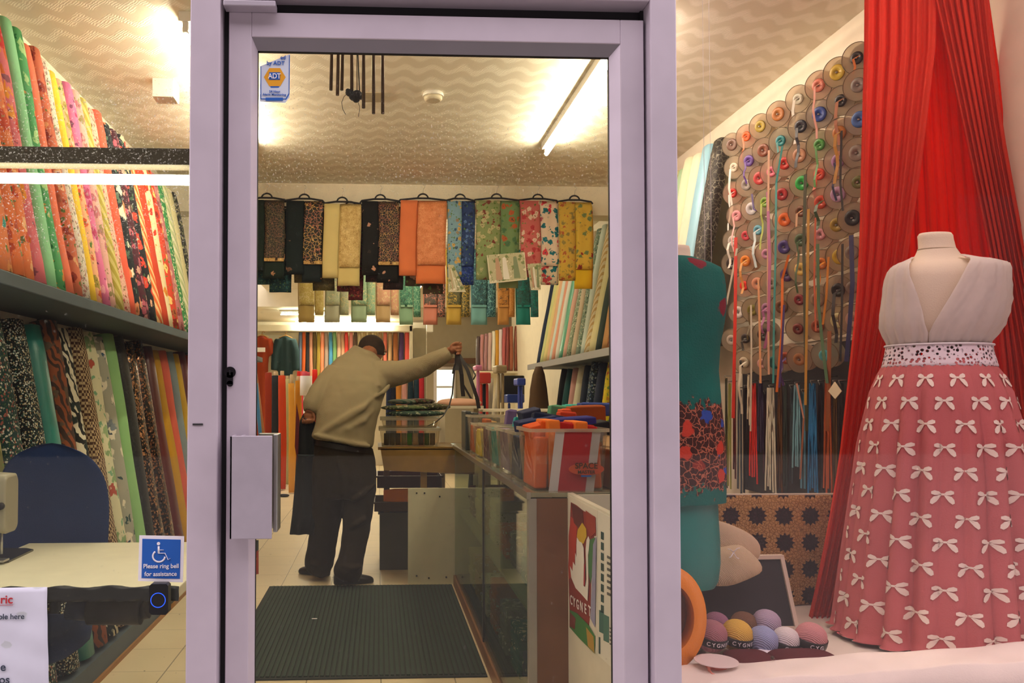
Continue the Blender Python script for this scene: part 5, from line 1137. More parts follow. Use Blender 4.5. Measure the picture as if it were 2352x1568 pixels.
limb(jm, [(866, 866, 5.58, 36), (884, 860, 5.56, 34), (910, 857, 5.54, 29), (945, 850, 5.49, 26), (975, 840, 5.44, 24), (1003, 826, 5.38, 21), (1024, 814, 5.345, 17), (1033, 807, 5.335, 14)], 18)
limb(jm, [(775, 862, 5.55, 32), (752, 884, 5.50, 30), (732, 908, 5.45, 27), (716, 932, 5.41, 22), (711, 946, 5.395, 15)], 18)
# folds pulled across the back
for pts in (((855, 915, 5.345, 4), (835, 935, 5.285, 8), (790, 962, 5.27, 10), (745, 990, 5.28, 9), (728, 1000, 5.29, 6)), ((858, 942, 5.33, 3), (835, 965, 5.285, 7), (800, 985, 5.27, 8), (760, 1004, 5.275, 6)), ((895, 884, 5.44, 4), (880, 900, 5.36, 6), (862, 912, 5.345, 4)), ((850, 835, 5.52, 5), (862, 862, 5.46, 9), (870, 890, 5.40, 8)), ((720, 998, 5.26, 5), (760, 1008, 5.26, 7), (810, 1018, 5.26, 7), (850, 1024, 5.28, 5)), ((938, 838, 5.44, 4), (945, 856, 5.43, 4))):
    limb(jm, pts, 10)
jo = jm.build('jumper', m_jump, man, remesh=.0095, smooth_it=5)
tx = bpy.data.textures.new('folds', 'CLOUDS'); tx.noise_scale = .12
d = jo.modifiers.new('d', 'DISPLACE'); d.texture = tx; d.strength = .018; d.mid_level = .5
m_trs = fabric('plain', '251e14')
tr_ = MB()
tr_.loft([pring((724, 1005), (856, 1028), 5.41, .125), pring((719, 1045), (862, 1058), 5.42, .145), pring((716, 1085), (866, 1094), 5.42, .15), pring((717, 1120), (865, 1126), 5.42, .135), pring((722, 1140), (862, 1144), 5.42, .115)])
limb(tr_, [(756, 1120, 5.43, 40), (752, 1170, 5.48, 37), (744, 1220, 5.53, 34), (738, 1265, 5.57, 33), (733, 1292, 5.59, 34), (728, 1306, 5.61, 31), (722, 1316, 5.61, 24)], 18)
limb(tr_, [(826, 1120, 5.42, 38), (823, 1170, 5.42, 35), (818, 1215, 5.41, 32), (812, 1260, 5.39, 29), (805, 1290, 5.38, 30), (800, 1310, 5.37, 34), (796, 1322, 5.38, 31), (793, 1330, 5.38, 24)], 18)
for pts in (((862, 1110, 5.29, 5), (835, 1135, 5.285, 7), (808, 1150, 5.30, 5)), ((842, 1190, 5.32, 5), (815, 1205, 5.31, 7), (800, 1215, 5.33, 4)), ((778, 1060, 5.27, 4), (790, 1100, 5.275, 6), (788, 1140, 5.30, 5)), ((830, 1300, 5.30, 5), (805, 1306, 5.28, 7), (785, 1300, 5.30, 5)), ((750, 1290, 5.50, 5), (730, 1297, 5.49, 7), (712, 1290, 5.50, 5))):
    limb(tr_, pts, 8)
to = tr_.build('trousers', m_trs, man, remesh=.0105, smooth_it=4)
d = to.modifiers.new('d', 'DISPLACE'); d.texture = tx; d.strength = .016; d.mid_level = .5
be = MB(); be.loft([pring((722, 1008), (857, 1031), 5.41, .137), pring((722, 1020), (858, 1041), 5.41, .141)], caps=False); be.build('belt', plain('black_leather', '14110f', .4), man)
m_shoe = plain('black_shoe_leather', '121010', .45)
def shoe(heel, toe, w, h, nm='shoe'):
    heel, toe = Vector(heel), Vector(toe); d_ = (toe-heel).normalized(); s_ = Vector((0, 0, 1)).cross(d_); L = (toe-heel).length
    rg = []
    for u, ww, hh in ((0, .35, .5), (.04, .7, .8), (.15, .86, 1.0), (.35, .84, .95), (.55, .95, .66), (.75, 1.0, .52), (.92, .8, .42), (.985, .45, .3), (1, .2, .2)):
        c = heel+d_*L*u; rg.append([c+s_*(w/2*ww*cos(a))+Vector((0, 0, max(.0, h*hh*(.5+.5*sin(a)) if sin(a) > -.4 else 0))) for a in [2*pi*k/16 for k in range(16)]])
    o = MB().loft(rg).build(nm, m_shoe, man, sub=1)
    return o
r0 = atz(766, 1342, .003); r1 = atz(858, 1336, .003); shoe(r0, r1, .10, .105)
l0 = atz(757, 1322, .003); l1 = atz(694, 1322, .003)+Vector((-.03, .10, 0)); shoe(l0, l1, .10, .105)
# coat in his left hand
co = thing('coat', (at(700, 1225, 5.5).x, 5.47, at(700, 1225, 5.5).z), 'long dark navy coat gripped in left hand and hanging beside the man', 'coat')
def cring(x0, x1, y, Y, dep, ph, n=40):
    a, b = at(x0, y, Y), at(x1, y, Y); c = (a+b)/2; u = (b-a)/2
    return [c+u*cos(t)*(1+.06*sin(5*t+ph))+Vector((0, dep*sin(t)*(1+.16*sin(7*t+ph)), .004*sin(3*t))) for t in [2*pi*k/n for k in range(n)]]
MB().loft([cring(697, 717, 950, 5.44, .022, 0), cring(689, 722, 965, 5.45, .035, .5), cring(682, 728, 1000, 5.47, .06, 1), cring(679, 738, 1060, 5.49, .08, 1.4), cring(676, 745, 1120, 5.5, .09, 1.7), cring(671, 745, 1180, 5.51, .095, 2), cring(666, 735, 1223, 5.52, .1, 2.2)]).build('coat_cloth', f('plain', '1a2126'), co)
MB().sheet(lambda u, v: at(681-4*v+7*u, 925+100*v+40*u, 5.40), 5, 12, .003).build('maroon_lining', f('plain', '5a2026'), co)
MB().tube([at(684, 1045, 5.38), at(700, 1046, 5.37), at(722, 1046, 5.38)], .016, 8, flat=.4).build('pocket_flap', f('plain', '343e46'), co)
# black ribbons in his right hand
rbn = thing('ribbon_bunch', at(1050, 830, 5.33), 'bunch of long black ribbons hanging from the outstretched hand', 'ribbon')
m_rb = f('satin', '16191c')
def rib(pts, w, nm='ribbon_strand'):
    P = [at(x, y, 5.33+dy) for x, y, dy in pts]; Q = []
    for a, b in zip(P[:-1], P[1:]): Q += [a.lerp(b, k/3) for k in range(3)]
    MB().strip(Q+[P[-1]], w, (1, .15, 0), .002).build(nm, m_rb, rbn)
rib([(1051, 786, 0), (1052, 800, -.002), (1050, 830, -.01), (1048, 850, -.02)], .035)
rib([(1050, 830, 0), (1044, 850, .01), (1041, 880, .01), (1039, 905, .0), (1032, 930, -.02), (1018, 955, -.05), (1000, 970, -.06), (982, 978, -.06)], .010)
rib([(1050, 815, -.012), (1056, 835, -.012), (1060, 860, -.01), (1062, 890, 0), (1064, 910, 0)], .028)
rib([(1053, 812, .01), (1062, 828, .005), (1074, 850, 0), (1086, 885, -.01), (1096, 915, -.01), (1100, 938, -.01)], .026)
rib([(1054, 812, .015), (1068, 832, .01), (1084, 846, .01), (1092, 862, .0), (1087, 872, .0)], .010)
rib([(1052, 820, .02), (1056, 850, .02), (1062, 880, .02), (1082, 915, .02)], .016)
rib([(1050, 812, -.02), (1047, 830, -.02), (1042, 846, -.02), (1040, 858, -.02)], .012)

# ---------------------------------------------------------------- window display on the right
PZ = .575; WY = 2.25
platp = MB().box((PX+.02, 1.86, PZ-.03), (XR-.01, 2.72, PZ)).box((PX+.02, 2.70, 0), (XR-.01, 2.72, PZ-.03)); tag(platp.build('display_platform', m_part), 'off-white platform of the right window display', 'platform')
def wrinkle(x, y): return .004*sin(14*x+5*y)+.003*sin(31*x-17*y)
def cz(u, v):
    x = PX+.06+(XR-.03-PX-.06)*u; z1 = .588+.072*u; k = min(1, max(0, (v-.66)/.18)); k = k*k*(3-2*k)
    if v < .2: return (x, 1.862+.004*sin(20*x), .36+(z1-.36)*v/.2)
    return (x, 1.865+.22*(v-.2)/.8, z1*(1-k)+(PZ+.006)*k+wrinkle(x, v)*.6)
tag(MB().sheet(cz, 60, 24, .003).build('white_cloth', f('plain', 'f4ece0')), 'white cloth rumpled along front of the right window display', 'cloth')
def profile_rings(rows, Y, dr, n=48, mod=None):
    out = []
    for y, xl, xr in rows:
        a, b = at(xl, y, Y), at(xr, y, Y); c = (a+b)/2; hw = (b.x-a.x)/2; k = 0
        ring_ = []
        for j in range(n):
            t = 2*pi*j/n; m_ = mod(t, y) if mod else 1
            ring_.append(Vector((c.x+hw*cos(t)*m_, Y+hw*dr*sin(t)*m_, c.z)))
        out.append(ring_)
    return out
# dress form 1: white blouse, pink skirt
ff = thing('dress_form', (at(2170, 1500, WY).x, WY, PZ), 'cream dress form with white blouse and pink bow print skirt', 'dress form')
m_form = fabric('plain', 'ecdcc4')
MB().loft(profile_rings([(800, 2060, 2245), (740, 2065, 2262), (690, 2062, 2272), (640, 2062, 2278), (618, 2070, 2270), (606, 2085, 2245), (596, 2098, 2215), (585, 2106, 2202), (570, 2112, 2192), (550, 2111, 2187), (542, 2110, 2186), (536, 2114, 2182)], WY, .62)).build('torso', m_form, ff)
MB().loft(profile_rings([(575, 2110, 2193), (572, 2110, 2193)], WY, .63)).build('neck_seam', plain('beige_seam', 'b09c80', .6), ff)
cbx = at(2172, 1400, WY).x
MB().cyl((cbx, WY, PZ+.01), (cbx, WY, at(2172, 790, WY).z), .014, 12).cyl((cbx, WY, PZ+.008), (cbx, WY, PZ+.022), .10, 24).build('stand', m_steel, ff)
# blouse with a deep V in front (front is -Y, angle -pi/2)
brow = [(797, 2050, 2258), (785, 2047, 2262), (770, 2040, 2275), (750, 2034, 2288), (720, 2036, 2298), (690, 2040, 2303), (660, 2044, 2304), (640, 2047, 2303), (622, 2052, 2302), (610, 2060, 2298), (603, 2072, 2276), (597, 2086, 2244), (590, 2098, 2218)]
bl = MB(); rings = []
for y, xl, xr in brow:
    a, b = at(xl, y, WY), at(xr, y, WY); c = (a+b)/2; hw = (b.x-a.x)/2
    fV = max(0, (770-y)/180); g = .02+.95*min(1, fV)**1.15*.62 if y < 770 else .01
    if y <= 603: g = .62+.30*(603-y)/13
    ring_ = []
    n = 150
    for j in range(n+1):
        t = -pi/2-.66+g+(2*pi-2*g)*j/n
        fold = 1+.020*sin(23*t+2.2*sin(y/70))+.013*sin(37*t+y/60)*(1 if y > 620 else .5)
        ring_.append(Vector((c.x+hw*cos(t)*fold, WY+hw*.72*sin(t)*fold, c.z)))
    rings.append(ring_)
o = MB().loft(rings, caps=False, closed=False).build('blouse', sheer('white_voile', 'f6efe8', .88), ff)
sd_ = o.modifiers.new('t', 'SOLIDIFY'); sd_.thickness = .0025
# lace waistband
def lace_mat():
    t = NT('white_lace'); v = t.coords()
    c = t.vor(v, 90, rnd=.6).outputs[0]; e = t.vor(v, 75, 'DISTANCE_TO_EDGE').outputs[0]
    hole = t.math('MAXIMUM', t.step(c, .44, .36), t.math('MULTIPLY', t.step(e, .38, .5), .9))
    tr = t.n('ShaderNodeBsdfTransparent'); df = t.n('ShaderNodeBsdfPrincipled', {'Base Color': lin('ece0e6'), 'Roughness': .9})
    mx = t.n('ShaderNodeMixShader', {0: hole, 1: df.outputs[0], 2: tr.outputs[0]}); t.t.links.new(mx.outputs[0], t.out.inputs[0]); return t.m
lr = []
for y, xl, xr, sc_ in ((792, 2049, 2260, 0), (797, 2048, 2262, 0), (812, 2046, 2264, 0), (826, 2043, 2268, 0), (834, 2041, 2270, .5), (840, 2039, 2272, 1)):
    a, b = at(xl, y, WY), at(xr, y, WY); c = (a+b)/2; hw = (b.x-a.x)/2; n = 144
    lr.append([Vector((c.x+hw*1.01*cos(t), WY+hw*.80*sin(t), c.z-.006*sc_*abs(sin(22*t)))) for t in [2*pi*j/n for j in range(n)]])
o = MB().loft(lr, caps=False).build('lace_waistband', lace_mat(), ff)
sd_ = o.modifiers.new('t', 'SOLIDIFY'); sd_.thickness = .0015
for z_ in (794,): 
    a, b = at(2048, z_, WY), at(2262, z_, WY); c = (a+b)/2; hw = (b.x-a.x)/2*1.02
    MB().tube([Vector((c.x+hw*cos(t), WY+hw*.8*sin(t), c.z)) for t in [2*pi*j/48 for j in range(49)]], .003, 6).build('lace_edge', m_wht, ff)
# skirt with soft pleats and bows
srow = [(826, 2044, 2266), (840, 2040, 2268), (860, 2030, 2282), (900, 2016, 2300), (1000, 2000, 2322), (1100, 1988, 2334), (1200, 1975, 2342), (1300, 1962, 2352), (1400, 1950, 2364), (1500, 1938, 2376), (1545, 1934, 2382)]
def srf(t, y):
    for k in range(len(srow)-1):
        if srow[k][0] <= y <= srow[k+1][0] or k == len(srow)-2:
            q = (y-srow[k][0])/(srow[k+1][0]-srow[k][0]); xl = srow[k][1]+(srow[k+1][1]-srow[k][1])*q; xr = srow[k][2]+(srow[k+1][2]-srow[k][2])*q; break
    a, b = at(xl, y, WY), at(xr, y, WY); c = (a+b)/2; hw = (b.x-a.x)/2
    g = min(1, (y-826)/200)
    pl_ = sin(t*11+1.2+.35*sin(3*t)); m_ = 1+g*(.052*(abs(pl_)**.6*2-1))+g*.030*sin(17*t+.8)+.008*sin(38*t)*(1-g*.6)
    z = c.z
    return Vector((c.x+hw*cos(t)*m_, WY+hw*.80*sin(t)*m_, max(z, PZ+.014)))
sk = MB(); NS = 220
ys = [826+ (1530-826)*(k/26)**1.2 for k in range(27)]
sk.loft([[srf(2*pi*j/NS, y) for j in range(NS)] for y in ys], caps=False)
sk.cur = 1
bowp = [[(m*x, y) for x, y in P_] for m in (-1, 1) for P_ in ([(.05,.05),(.16,.22),(.36,.31),(.50,.24),(.50,.08),(.34,.0),(.14,-.01)], [(.05,-.0),(.20,-.03),(.40,-.10),(.52,-.30),(.54,-.52),(.44,-.60),(.28,-.44),(.14,-.20)])]+[[(-.08,.10),(.08,.10),(.08,-.03),(-.08,-.03)]]
nb_ = 0
for r_i in range(15):
    y0 = 870+50*r_i
    for c_i in range(-12, 13):
        t0 = -pi/2+c_i*(.46)+(.23 if r_i % 2 else 0)+.02*sin(r_i)+.2
        if t0 < -pi-.4 or t0 > .4: continue
        rx = .125
        for b_ in bowp:
            def onsk(u, v):
                y1 = min(1528, y0-v*.040*812); p0 = srf(t0+u*.050/.22, y1); nn = p0-Vector((at(2158, y1, WY).x, WY, p0.z)); nn.z = 0
                return p0+nn.normalized()*.0035
            E = []
            for i in range(len(b_)):
                p1, p2 = b_[i], b_[(i+1) % len(b_)]; E += [p1, ((p1[0]+p2[0])/2, (p1[1]+p2[1])/2)]
            cu_, cv_ = sum(e[0] for e in b_)/len(b_), sum(e[1] for e in b_)/len(b_)
            b0 = len(sk.v); m = len(E)
            sk.v += [onsk(*e) for e in E]+[onsk((e[0]+cu_)/2, (e[1]+cv_)/2) for e in E]+[onsk(cu_, cv_)]
            for i in range(m):
                j = (i+1) % m
                for fc in ((b0+i, b0+j, b0+m+j, b0+m+i), (b0+m+i, b0+m+j, b0+2*m)): sk.f.append(list(fc)); sk.mi.append(1); sk.smooth.append(True)
        # shadow-less ink outline of the knot
sk.cur = 0
o = sk.build('bow_print_skirt', [fabric('plain', 'c4696a'), plain('printed_bow_cream', 'f4e4d4', .8)], ff)

# red chiffon drapes
m_red1 = sheer('red_chiffon', 'ff3010', .84); m_red2 = sheer('daylit_red_chiffon', 'f0503e', .74)  # swags are the same red cloth, daylight and haze put into their colour
def drape(name, L, R, Y, nf, amp, mat, par, nv=26, ph=0.0, nu=90, yamp=0.0):
    """L, R: lists of (px, py) down each edge"""
    def lerpl(P, v):
        k = v*(len(P)-1); i = min(int(k), len(P)-2); q = k-i; return (P[i][0]+(P[i+1][0]-P[i][0])*q, P[i][1]+(P[i+1][1]-P[i][1])*q)
    def fn(u, v):
        a, b = lerpl(L, v), lerpl(R, v); x = a[0]+(b[0]-a[0])*u; y = a[1]+(b[1]-a[1])*u
        return at(x, y, Y+amp*sin(nf*2*pi*u+ph+1.2*sin(2.2*v+ph))+amp*.4*sin(nf*4.3*pi*u+2*v)+yamp*v)
    o = MB().sheet(fn, nu, nv, .0012).build(name, mat, par); return o
cu = thing('chiffon_curtain', at(2160, 1500, 2.52), 'sheer red chiffon curtain gathered above and spread behind the pink skirt', 'curtain')
drape('back_drop', [(1990, -120), (1988, 200), (1992, 600), (2000, 1000), (1985, 1300), (1975, 1490)], [(2255, -120), (2300, 200), (2340, 500), (2400, 800), (2440, 1200), (2440, 1470)], 2.58, 13, .014, m_red1, cu)
drape('left_swag', [(1986, -120), (1985, 100), (1978, 350), (1974, 560), (1966, 700), (1950, 850), (1928, 1050), (1903, 1200), (1875, 1340), (1852, 1440)], [(2150, -120), (2150, 100), (2120, 350), (2090, 560), (2065, 700), (2035, 850), (2010, 1050), (1985, 1200), (1950, 1340), (1915, 1490)], 2.48, 6, .012, m_red2, cu, ph=1.0)
drape('right_swag', [(2120, -120), (2170, 100), (2225, 350), (2268, 560), (2290, 700), (2300, 850), (2310, 1050), (2325, 1250), (2330, 1480)], [(2262, -120), (2280, 100), (2305, 300), (2338, 480), (2380, 700), (2430, 900), (2480, 1150), (2500, 1300), (2500, 1480)], 2.49, 8, .012, m_red2, cu, ph=2.2)
zr_ = at(2000, -120, 2.53).z
tag(MB().tube([(PX+.05, 2.53, zr_+.01), (XR-.02, 2.53, zr_+.01)], .012, 10).build('curtain_pole', m_wht), 'white pole above the window display carrying red chiffon', 'pole')
# warm pink side wall of the display
# dress form 2: teal tunic
TY = 2.2
tf = thing('dress_form', (at(1538, 1400, TY).x, TY, PZ), 'dress form in teal tunic with embroidered flower band, against the door post', 'dress form')
MB().loft(profile_rings([(640, 1440, 1636), (615, 1450, 1626), (600, 1475, 1601), (590, 1492, 1585), (575, 1497, 1584), (566, 1499, 1582)], TY, .6)).build('neck', m_form, tf)
cbx = at(1538, 1400, TY).x
MB().cyl((cbx, TY, PZ+.01), (cbx, TY, at(1538, 900, TY).z), .014, 12).cyl((cbx, TY, PZ+.008), (cbx, TY, PZ+.022), .09, 24).build('stand', m_steel, tf)
def tealmat():
    t = NT('teal_embroidered_cloth'); v = t.coords()
    sep = t.n('ShaderNodeSeparateXYZ', {0: v}).outputs
    base = t.mix(t.noise(v, 8, 2).outputs[0], lin('02504a'), lin('067268'))
    wob = t.noise(v, 40, 2); vv = t.n('ShaderNodeVectorMath', {0: v, 1: t.n('ShaderNodeVectorMath', {0: wob.outputs[1], 3: .03}, operation='SCALE').outputs[0]}, operation='ADD').outputs[0]
    zt_, zb_ = at(1600, 925, TY).z-PZ, at(1600, 1118, TY).z-PZ
    edge = t.math('MULTIPLY', t.math('SUBTRACT', wob.outputs[0], .5), .10)
    zz = t.math('ADD', sep[2], edge)
    band = t.math('MULTIPLY', t.step(zz, zb_-.004, zb_+.004), t.step(zz, zt_+.004, zt_-.004))
    lacee = t.vor(vv, 52, 'DISTANCE_TO_EDGE').outputs[0]
    lc = t.mix(t.step(lacee, .07, .03), lin('3e2420'), lin('b06a50'))
    v1 = t.vor(vv, 20); rc = t.n('ShaderNodeSeparateColor', {0: v1.outputs['Color']}).outputs
    fl = t.mix(t.step(rc[1], .3, .32), lin('c0402c'), t.mix(t.step(rc[1], .68, .7), lin('284ca0'), lin('2a7a50')))
    lc = t.mix(t.math('MULTIPLY', t.step(v1.outputs[0], .42, .36), t.step(rc[0], .3, .32)), lc, fl)
    v2 = t.vor(vv, 11); rc2 = t.n('ShaderNodeSeparateColor', {0: v2.outputs['Color']}).outputs
    spr = t.math('MULTIPLY', t.step(v2.outputs[0], .34, .28), t.step(rc2[0], .62, .64))
    base = t.mix(t.math('MULTIPLY', spr, t.step(sep[2], zb_, zb_+.05)), base, lin('7a2230'))
    return t.end(t.mix(band, base, lc), .8, bump=t.math('ADD', t.math('MULTIPLY', band, lacee), t.noise(v, 200, 1).outputs[0]), bstr=.3, spec=.2)
trow = [(1150, 1412, 1664), (1100, 1412, 1664), (1040, 1414, 1662), (980, 1416, 1658), (930, 1420, 1652), (850, 1422, 1646), (790, 1418, 1650), (740, 1408, 1660), (700, 1404, 1665), (660, 1406, 1664), (635, 1412, 1660), (618, 1422, 1652), (606, 1440, 1630), (598, 1462, 1606), (592, 1482, 1592)]
MB().loft(profile_rings(trow, TY, .66, 72, lambda t, y: 1+.010*sin(9*t+y/90)), caps=False).build('tunic', tealmat(), tf)
brow2 = [(1344, 1436, 1640), (1330, 1430, 1648), (1290, 1428, 1652), (1240, 1430, 1650), (1190, 1432, 1646), (1150, 1434, 1644), (1128, 1436, 1642)]
MB().loft(profile_rings(brow2, TY, .64, 72, lambda t, y: 1+.014*sin(7*t+y/70)), caps=False).build('underskirt', fabric('satin', '0a8078'), tf)
# crochet blanket on the panel behind
def crochet():
    t = NT('crochet_granny_squares'); v = t.coords()
    sep = t.n('ShaderNodeSeparateXYZ', {0: v}).outputs; T = .0885
    fx = t.math('SUBTRACT', t.math('FRACT', t.math('DIVIDE', t.math('ADD', sep[0], 5.0), T)), .5); fz = t.math('SUBTRACT', t.math('FRACT', t.math('DIVIDE', t.math('ADD', sep[2], 5.0-.03), T)), .5)
    r = t.math('SQRT', t.math('ADD', t.math('MULTIPLY', fx, fx), t.math('MULTIPLY', fz, fz)))
    an = t.math('ARCTAN2', fz, fx); star = t.math('MULTIPLY', t.math('ABSOLUTE', t.math('SINE', t.math('MULTIPLY', an, 6.0))), .10)
    dark = t.step(t.math('ADD', r, star), .40, .37)
    holes = t.vor(v, 75).outputs[0]; loops = t.vor(v, 100, 'DISTANCE_TO_EDGE').outputs[0]
    hole = t.step(holes, .12, .06)
    yarn = t.mix(t.step(loops, .02, .12), lin('8a6438'), lin('c69c62'))
    yarn = t.mix(t.math('MULTIPLY', hole, .85), yarn, lin('3a2418'))
    col = t.mix(dark, yarn, t.mix(loops, lin('241419'), lin('52303a')))
    return t.end(col, .95, bump=loops, bstr=.8, bdist=.004, spec=.1)
BY = 2.62
tag(MB().box((PX+.02, BY+.02, PZ), (1.72, BY+.035, at(1700, 1136, BY).z)).build('display_back_board', m_part), 'low off-white board behind the crochet blanket', 'board')
zt_ = at(1700, 1137, BY).z
tag(MB().sheet(lambda u, v: (PX+.22+(1.66-PX-.22)*u, BY-.004-.006*sin(10*u+3*v)-.004*sin(23*u)*v, zt_-(zt_-PZ-.004)*v), 40, 16, .006).build('crochet_blanket', crochet()), 'beige crochet blanket with dark flower squares hung behind the chalkboard', 'blanket')
# chalkboard
CHY = 2.36
bb = thing('chalkboard', at(1690, 1450, CHY), 'blank chalkboard with pale wooden frame leaning behind the yarn balls', 'chalkboard')
def cb_pt(px, py, off=0): 
    p = at(px, py, CHY); return Vector((p.x, CHY+.05*((p.z-PZ)/.22)-off, max(p.z, PZ+.004)))
cA, cB, cC, cD = cb_pt(1540, 1290), cb_pt(1812, 1285), cb_pt(1826, 1470), cb_pt(1540, 1470)
MB().poly([cA, cB, cC, cD], (0, 1, 0), .008).build('slate', plain('chalk_grey_slate', '2b2c30', .8, 0, .2, 8), bb)
for a_, b_ in ((cA, cB), (cB, cC), (cC, cD)):
    d_ = (b_-a_).normalized(); MB().obox((a_+b_)/2, (b_-a_)/2+d_*.005, Vector((0, .008, 0)), d_.cross(Vector((0, 1, 0)))*.006).build('frame_strip', plain('pale_wood_frame', 'dccdb8', .5), bb)
# knitted baby clothes hanging above the chalkboard
KY = 2.30
def knitwear(out, lab, th, c, Y, extra=None):
    o = thing('knitted_garment', at(out[0][0], max(p[1] for p in out), Y), lab, 'knitwear', 'cream knitted baby clothes')
    MB().puff([at(x, y, Y) for x, y in out], (0, 1, 0), th).build('knitted_body', knit(c, None, .45), o, sub=1); return o
k1 = knitwear([(1600,1190),(1650,1192),(1690,1208),(1720,1222),(1742,1240),(1750,1262),(1743,1286),(1725,1290),(1700,1290),(1650,1290),(1600,1290)], 'upper cream knitted baby jacket hanging beside the teal tunic', .05, 'e6cdaa', KY+.03)
k2 = knitwear([(1600,1262),(1650,1258),(1690,1248),(1705,1250),(1730,1272),(1748,1290),(1755,1312),(1735,1322),(1700,1338),(1670,1348),(1630,1346),(1600,1335)], 'lower cream knitted baby jacket with small white ribbon bow', .055, 'ead4ae', KY)
k2b = MB(); 
for dx, dy in ((-14, -8), (14, -10), (-10, 12), (12, 14)): k2b.tube([at(1685, 1268, KY-.034), at(1685+dx*.6, 1268+dy*.9, KY-.037), at(1685+dx, 1268+dy, KY-.034)], .0022, 6, flat=.5)
k2b.build('ribbon_bow', m_wht, k2)
for px, Y_, kk in ((1640, KY+.03, k1), (1625, KY, k2)):
    p = at(px, 1200, Y_); MB().tube([p, Vector((p.x, Y_, zr_)), Vector((p.x, 2.53, zr_+.01))], .0006, 4).build('hanging_thread', m_wht, kk)
# yarn balls
def yarn(px, py, r_px, Y, c, nm, band=True, txt=''):
    q = at(px, py, Y); r = r_px*Y/F; z0 = PZ+.002
    if 'second' in nm or 'back row' in nm: pass
    o = thing('yarn_ball', (q.x, Y, q.z-r*.8), nm, 'yarn', 'yarn balls in the window display')
    t_ = Vector((.10, -.2, 1)).normalized(); s_ = Vector((1, 0, -.1)).normalized(); w_ = t_.cross(s_)
    mb = MB(); rg = []
    for k in range(17):
        ph = -pi/2+pi*max(.03, min(.97, k/16)); rr_ = r*(abs(cos(ph))**.75); h = sin(ph)*r*1.02
        rg.append([q+s_*(rr_*cos(a)*(1+.02*sin(14*a+k*.5)))+w_*(rr_*sin(a)*(1+.02*sin(14*a+k*.5)))+t_*h for a in [2*pi*j/40 for j in range(40)]])
    mb.loft(rg).build('wound_yarn', knit(c, None, .6), o)
    if band:
        rg = [[q+s_*(r*k*cos(a))+w_*(r*k*sin(a))+t_*h for a in [2*pi*j/40 for j in range(40)]] for h, k in ((-.42*r, .98), (-.40*r, 1.01), (-.15*r, 1.05), (.14*r, 1.055), (.15*r, 1.03))]
        MB().loft(rg, caps=False).build('paper_band', plain('black_label_band', '17181c', .4), o)
        if txt:
            for i, ch_ in enumerate(txt):
                a = -pi/2+(-.62+i*.30)+ (.25 if px > 1800 else .1); p = q+s_*(r*1.065*cos(a))+w_*(-r*1.065*sin(a)*-1)+t_*(-.14*r)
                text('band_lettering', ch_, r*.36, p, (pi/2+.15, 0, a+pi/2), m_wht, o)
    return o
yarn(1634, 1460, 35, 2.12, 'b88088', 'dusty pink yarn ball with black band, leftmost of the front row', True, 'CYGNET')
yarn(1692, 1459, 35, 2.13, 'ecc25a', 'yellow yarn ball with black band in the front row', True, 'CYGNET')
yarn(1752, 1472, 33, 2.12, 'a8b4dc', 'pale blue and white yarn ball in middle of the front row', False)
yarn(1805, 1472, 31, 2.13, 'f0e8e8', 'white yarn ball with black band in the front row', True, 'CYG')
yarn(1862, 1466, 35, 2.12, 'd8989a', 'rose pink yarn ball with black band beside the red curtain', True, 'CYG')
yarn(1645, 1437, 30, 2.21, 'a87a94', 'mauve yarn ball at left of the back row', False)
yarn(1708, 1437, 31, 2.22, '82624e', 'brown yarn ball in middle of the back row', False)
yarn(1760, 1433, 32, 2.21, 'c4b4cc', 'pale lilac yarn ball at right of the back row', False)
# folded maroon knit, coloured reel, orange ribbon reel
mk = thing('folded_knitwear', at(1800, 1530, 2.03), 'folded dark maroon knitted garment lying in front of the yarn balls', 'knitwear')
for k, (x0, x1) in enumerate(((1672, 1780), (1772, 1925))):
    a, b = at(x0, 1512, 2.04), at(x1, 1512, 2.04); c = (a+b)/2; hw = (b.x-a.x)/2
    ol = [Vector((c.x+hw*(abs(cos(t))**.5)*(1 if cos(t) > 0 else -1), 2.05+.055*(abs(sin(t))**.6)*(1 if sin(t) > 0 else -1), PZ+.017)) for t in [2*pi*j/28 for j in range(28)]]
    MB().puff(ol, (0, 0, 1), .032).build('folded_half', knit('4a2026', '6e3438', .4), mk, sub=1)
MB().ball(at(1774, 1510, 1.985), .005, 10).build('button', plain('dark_button', '3a2818', .3), mk)
tag(MB().puff([at(x, y, 2.09)+Vector((0, 0, 0)) for x, y in ((1730, 1498), (1745, 1490), (1770, 1490), (1795, 1496), (1800, 1505), (1765, 1512), (1738, 1508))], (0, 1, 0), .03).build('tissue', m_wht), 'white crumpled paper tucked between maroon knit and the yarn', 'paper')
SPY = 1.97
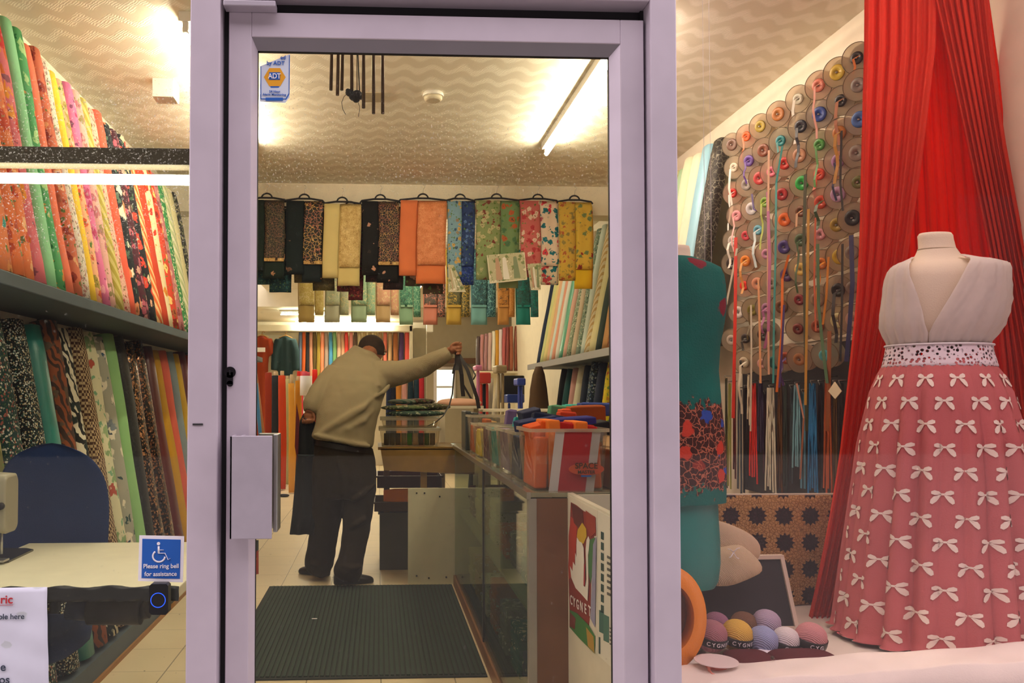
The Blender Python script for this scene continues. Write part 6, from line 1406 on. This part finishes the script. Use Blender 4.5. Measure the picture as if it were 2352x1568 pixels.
def upright_reel(px, py, rpx, hh, c, lab):
    q = at(px, py, SPY); r = rpx*SPY/F
    o = thing('ribbon_reel', (q.x, SPY, PZ+.01), lab, 'ribbon reel')
    cr = lambda z, rr_: [Vector((q.x+rr_*cos(a), SPY+rr_*sin(a), z)) for a in [2*pi*k/40 for k in range(40)]]
    z = q.z
    MB().loft([cr(z, .009), cr(z, r), cr(z-.002, r), cr(z-.002, .009)], smooth=False).build('top_disc', plain('white_card_disc', 'e8dcd8', .5), o)
    MB().loft([cr(PZ+.012, .009), cr(PZ+.012, r), cr(PZ+.014, r), cr(PZ+.014, .009)], smooth=False).build('bottom_disc', plain('white_card_disc', 'e8dcd8', .5), o)
    MB().loft([cr(PZ+.014, r*.5), cr(z-.003, r*.5)]).build('ribbon_winding', f('satin', c), o)
    MB().loft([cr(z-.001, .0095), cr(z-.03, .0095)], caps=True).build('spindle_hole', m_dark, o); return o, q, r
ur, q, r = upright_reel(1645, 1516, 49, .06, 'f08a78', 'coral ribbon reel standing upright with white disc at front of the window')
MB().strip([q+Vector((-.03, -.02, -.01)), q+Vector((-.03, -.045, -.025)), q+Vector((0, -.055, -.035)), q+Vector((.03, -.045, -.028))], .02, (0, 0, 1), .001).build('ribbon_tail', f('satin', 'f4a08c'), ur)
orr = thing('ribbon_reel', at(1560, 1568, 2.02), 'large roll of bright orange ribbon beside the door post', 'ribbon reel')
oc = at(1530, 1500, 2.03); R0 = 118*2.03/F
def oring(y, rr_): return [Vector((oc.x+rr_*cos(a)*.72, y, oc.z-.015+rr_*sin(a))) for a in [2*pi*k/48 for k in range(48)]]
oc.z = PZ+R0+.02
MB().loft([oring(2.00, R0*.66), oring(2.00, R0), oring(2.05, R0), oring(2.05, R0*.66), oring(2.00, R0*.66)], caps=False).build('ribbon_winding', f('satin', 'e88a18'), orr)
MB().loft([oring(2.055, .02), oring(2.055, R0*.98), oring(2.058, R0*.98), oring(2.058, .02)], smooth=False).build('back_disc', plain('brown_card_disc', '6a3c28', .6), orr)
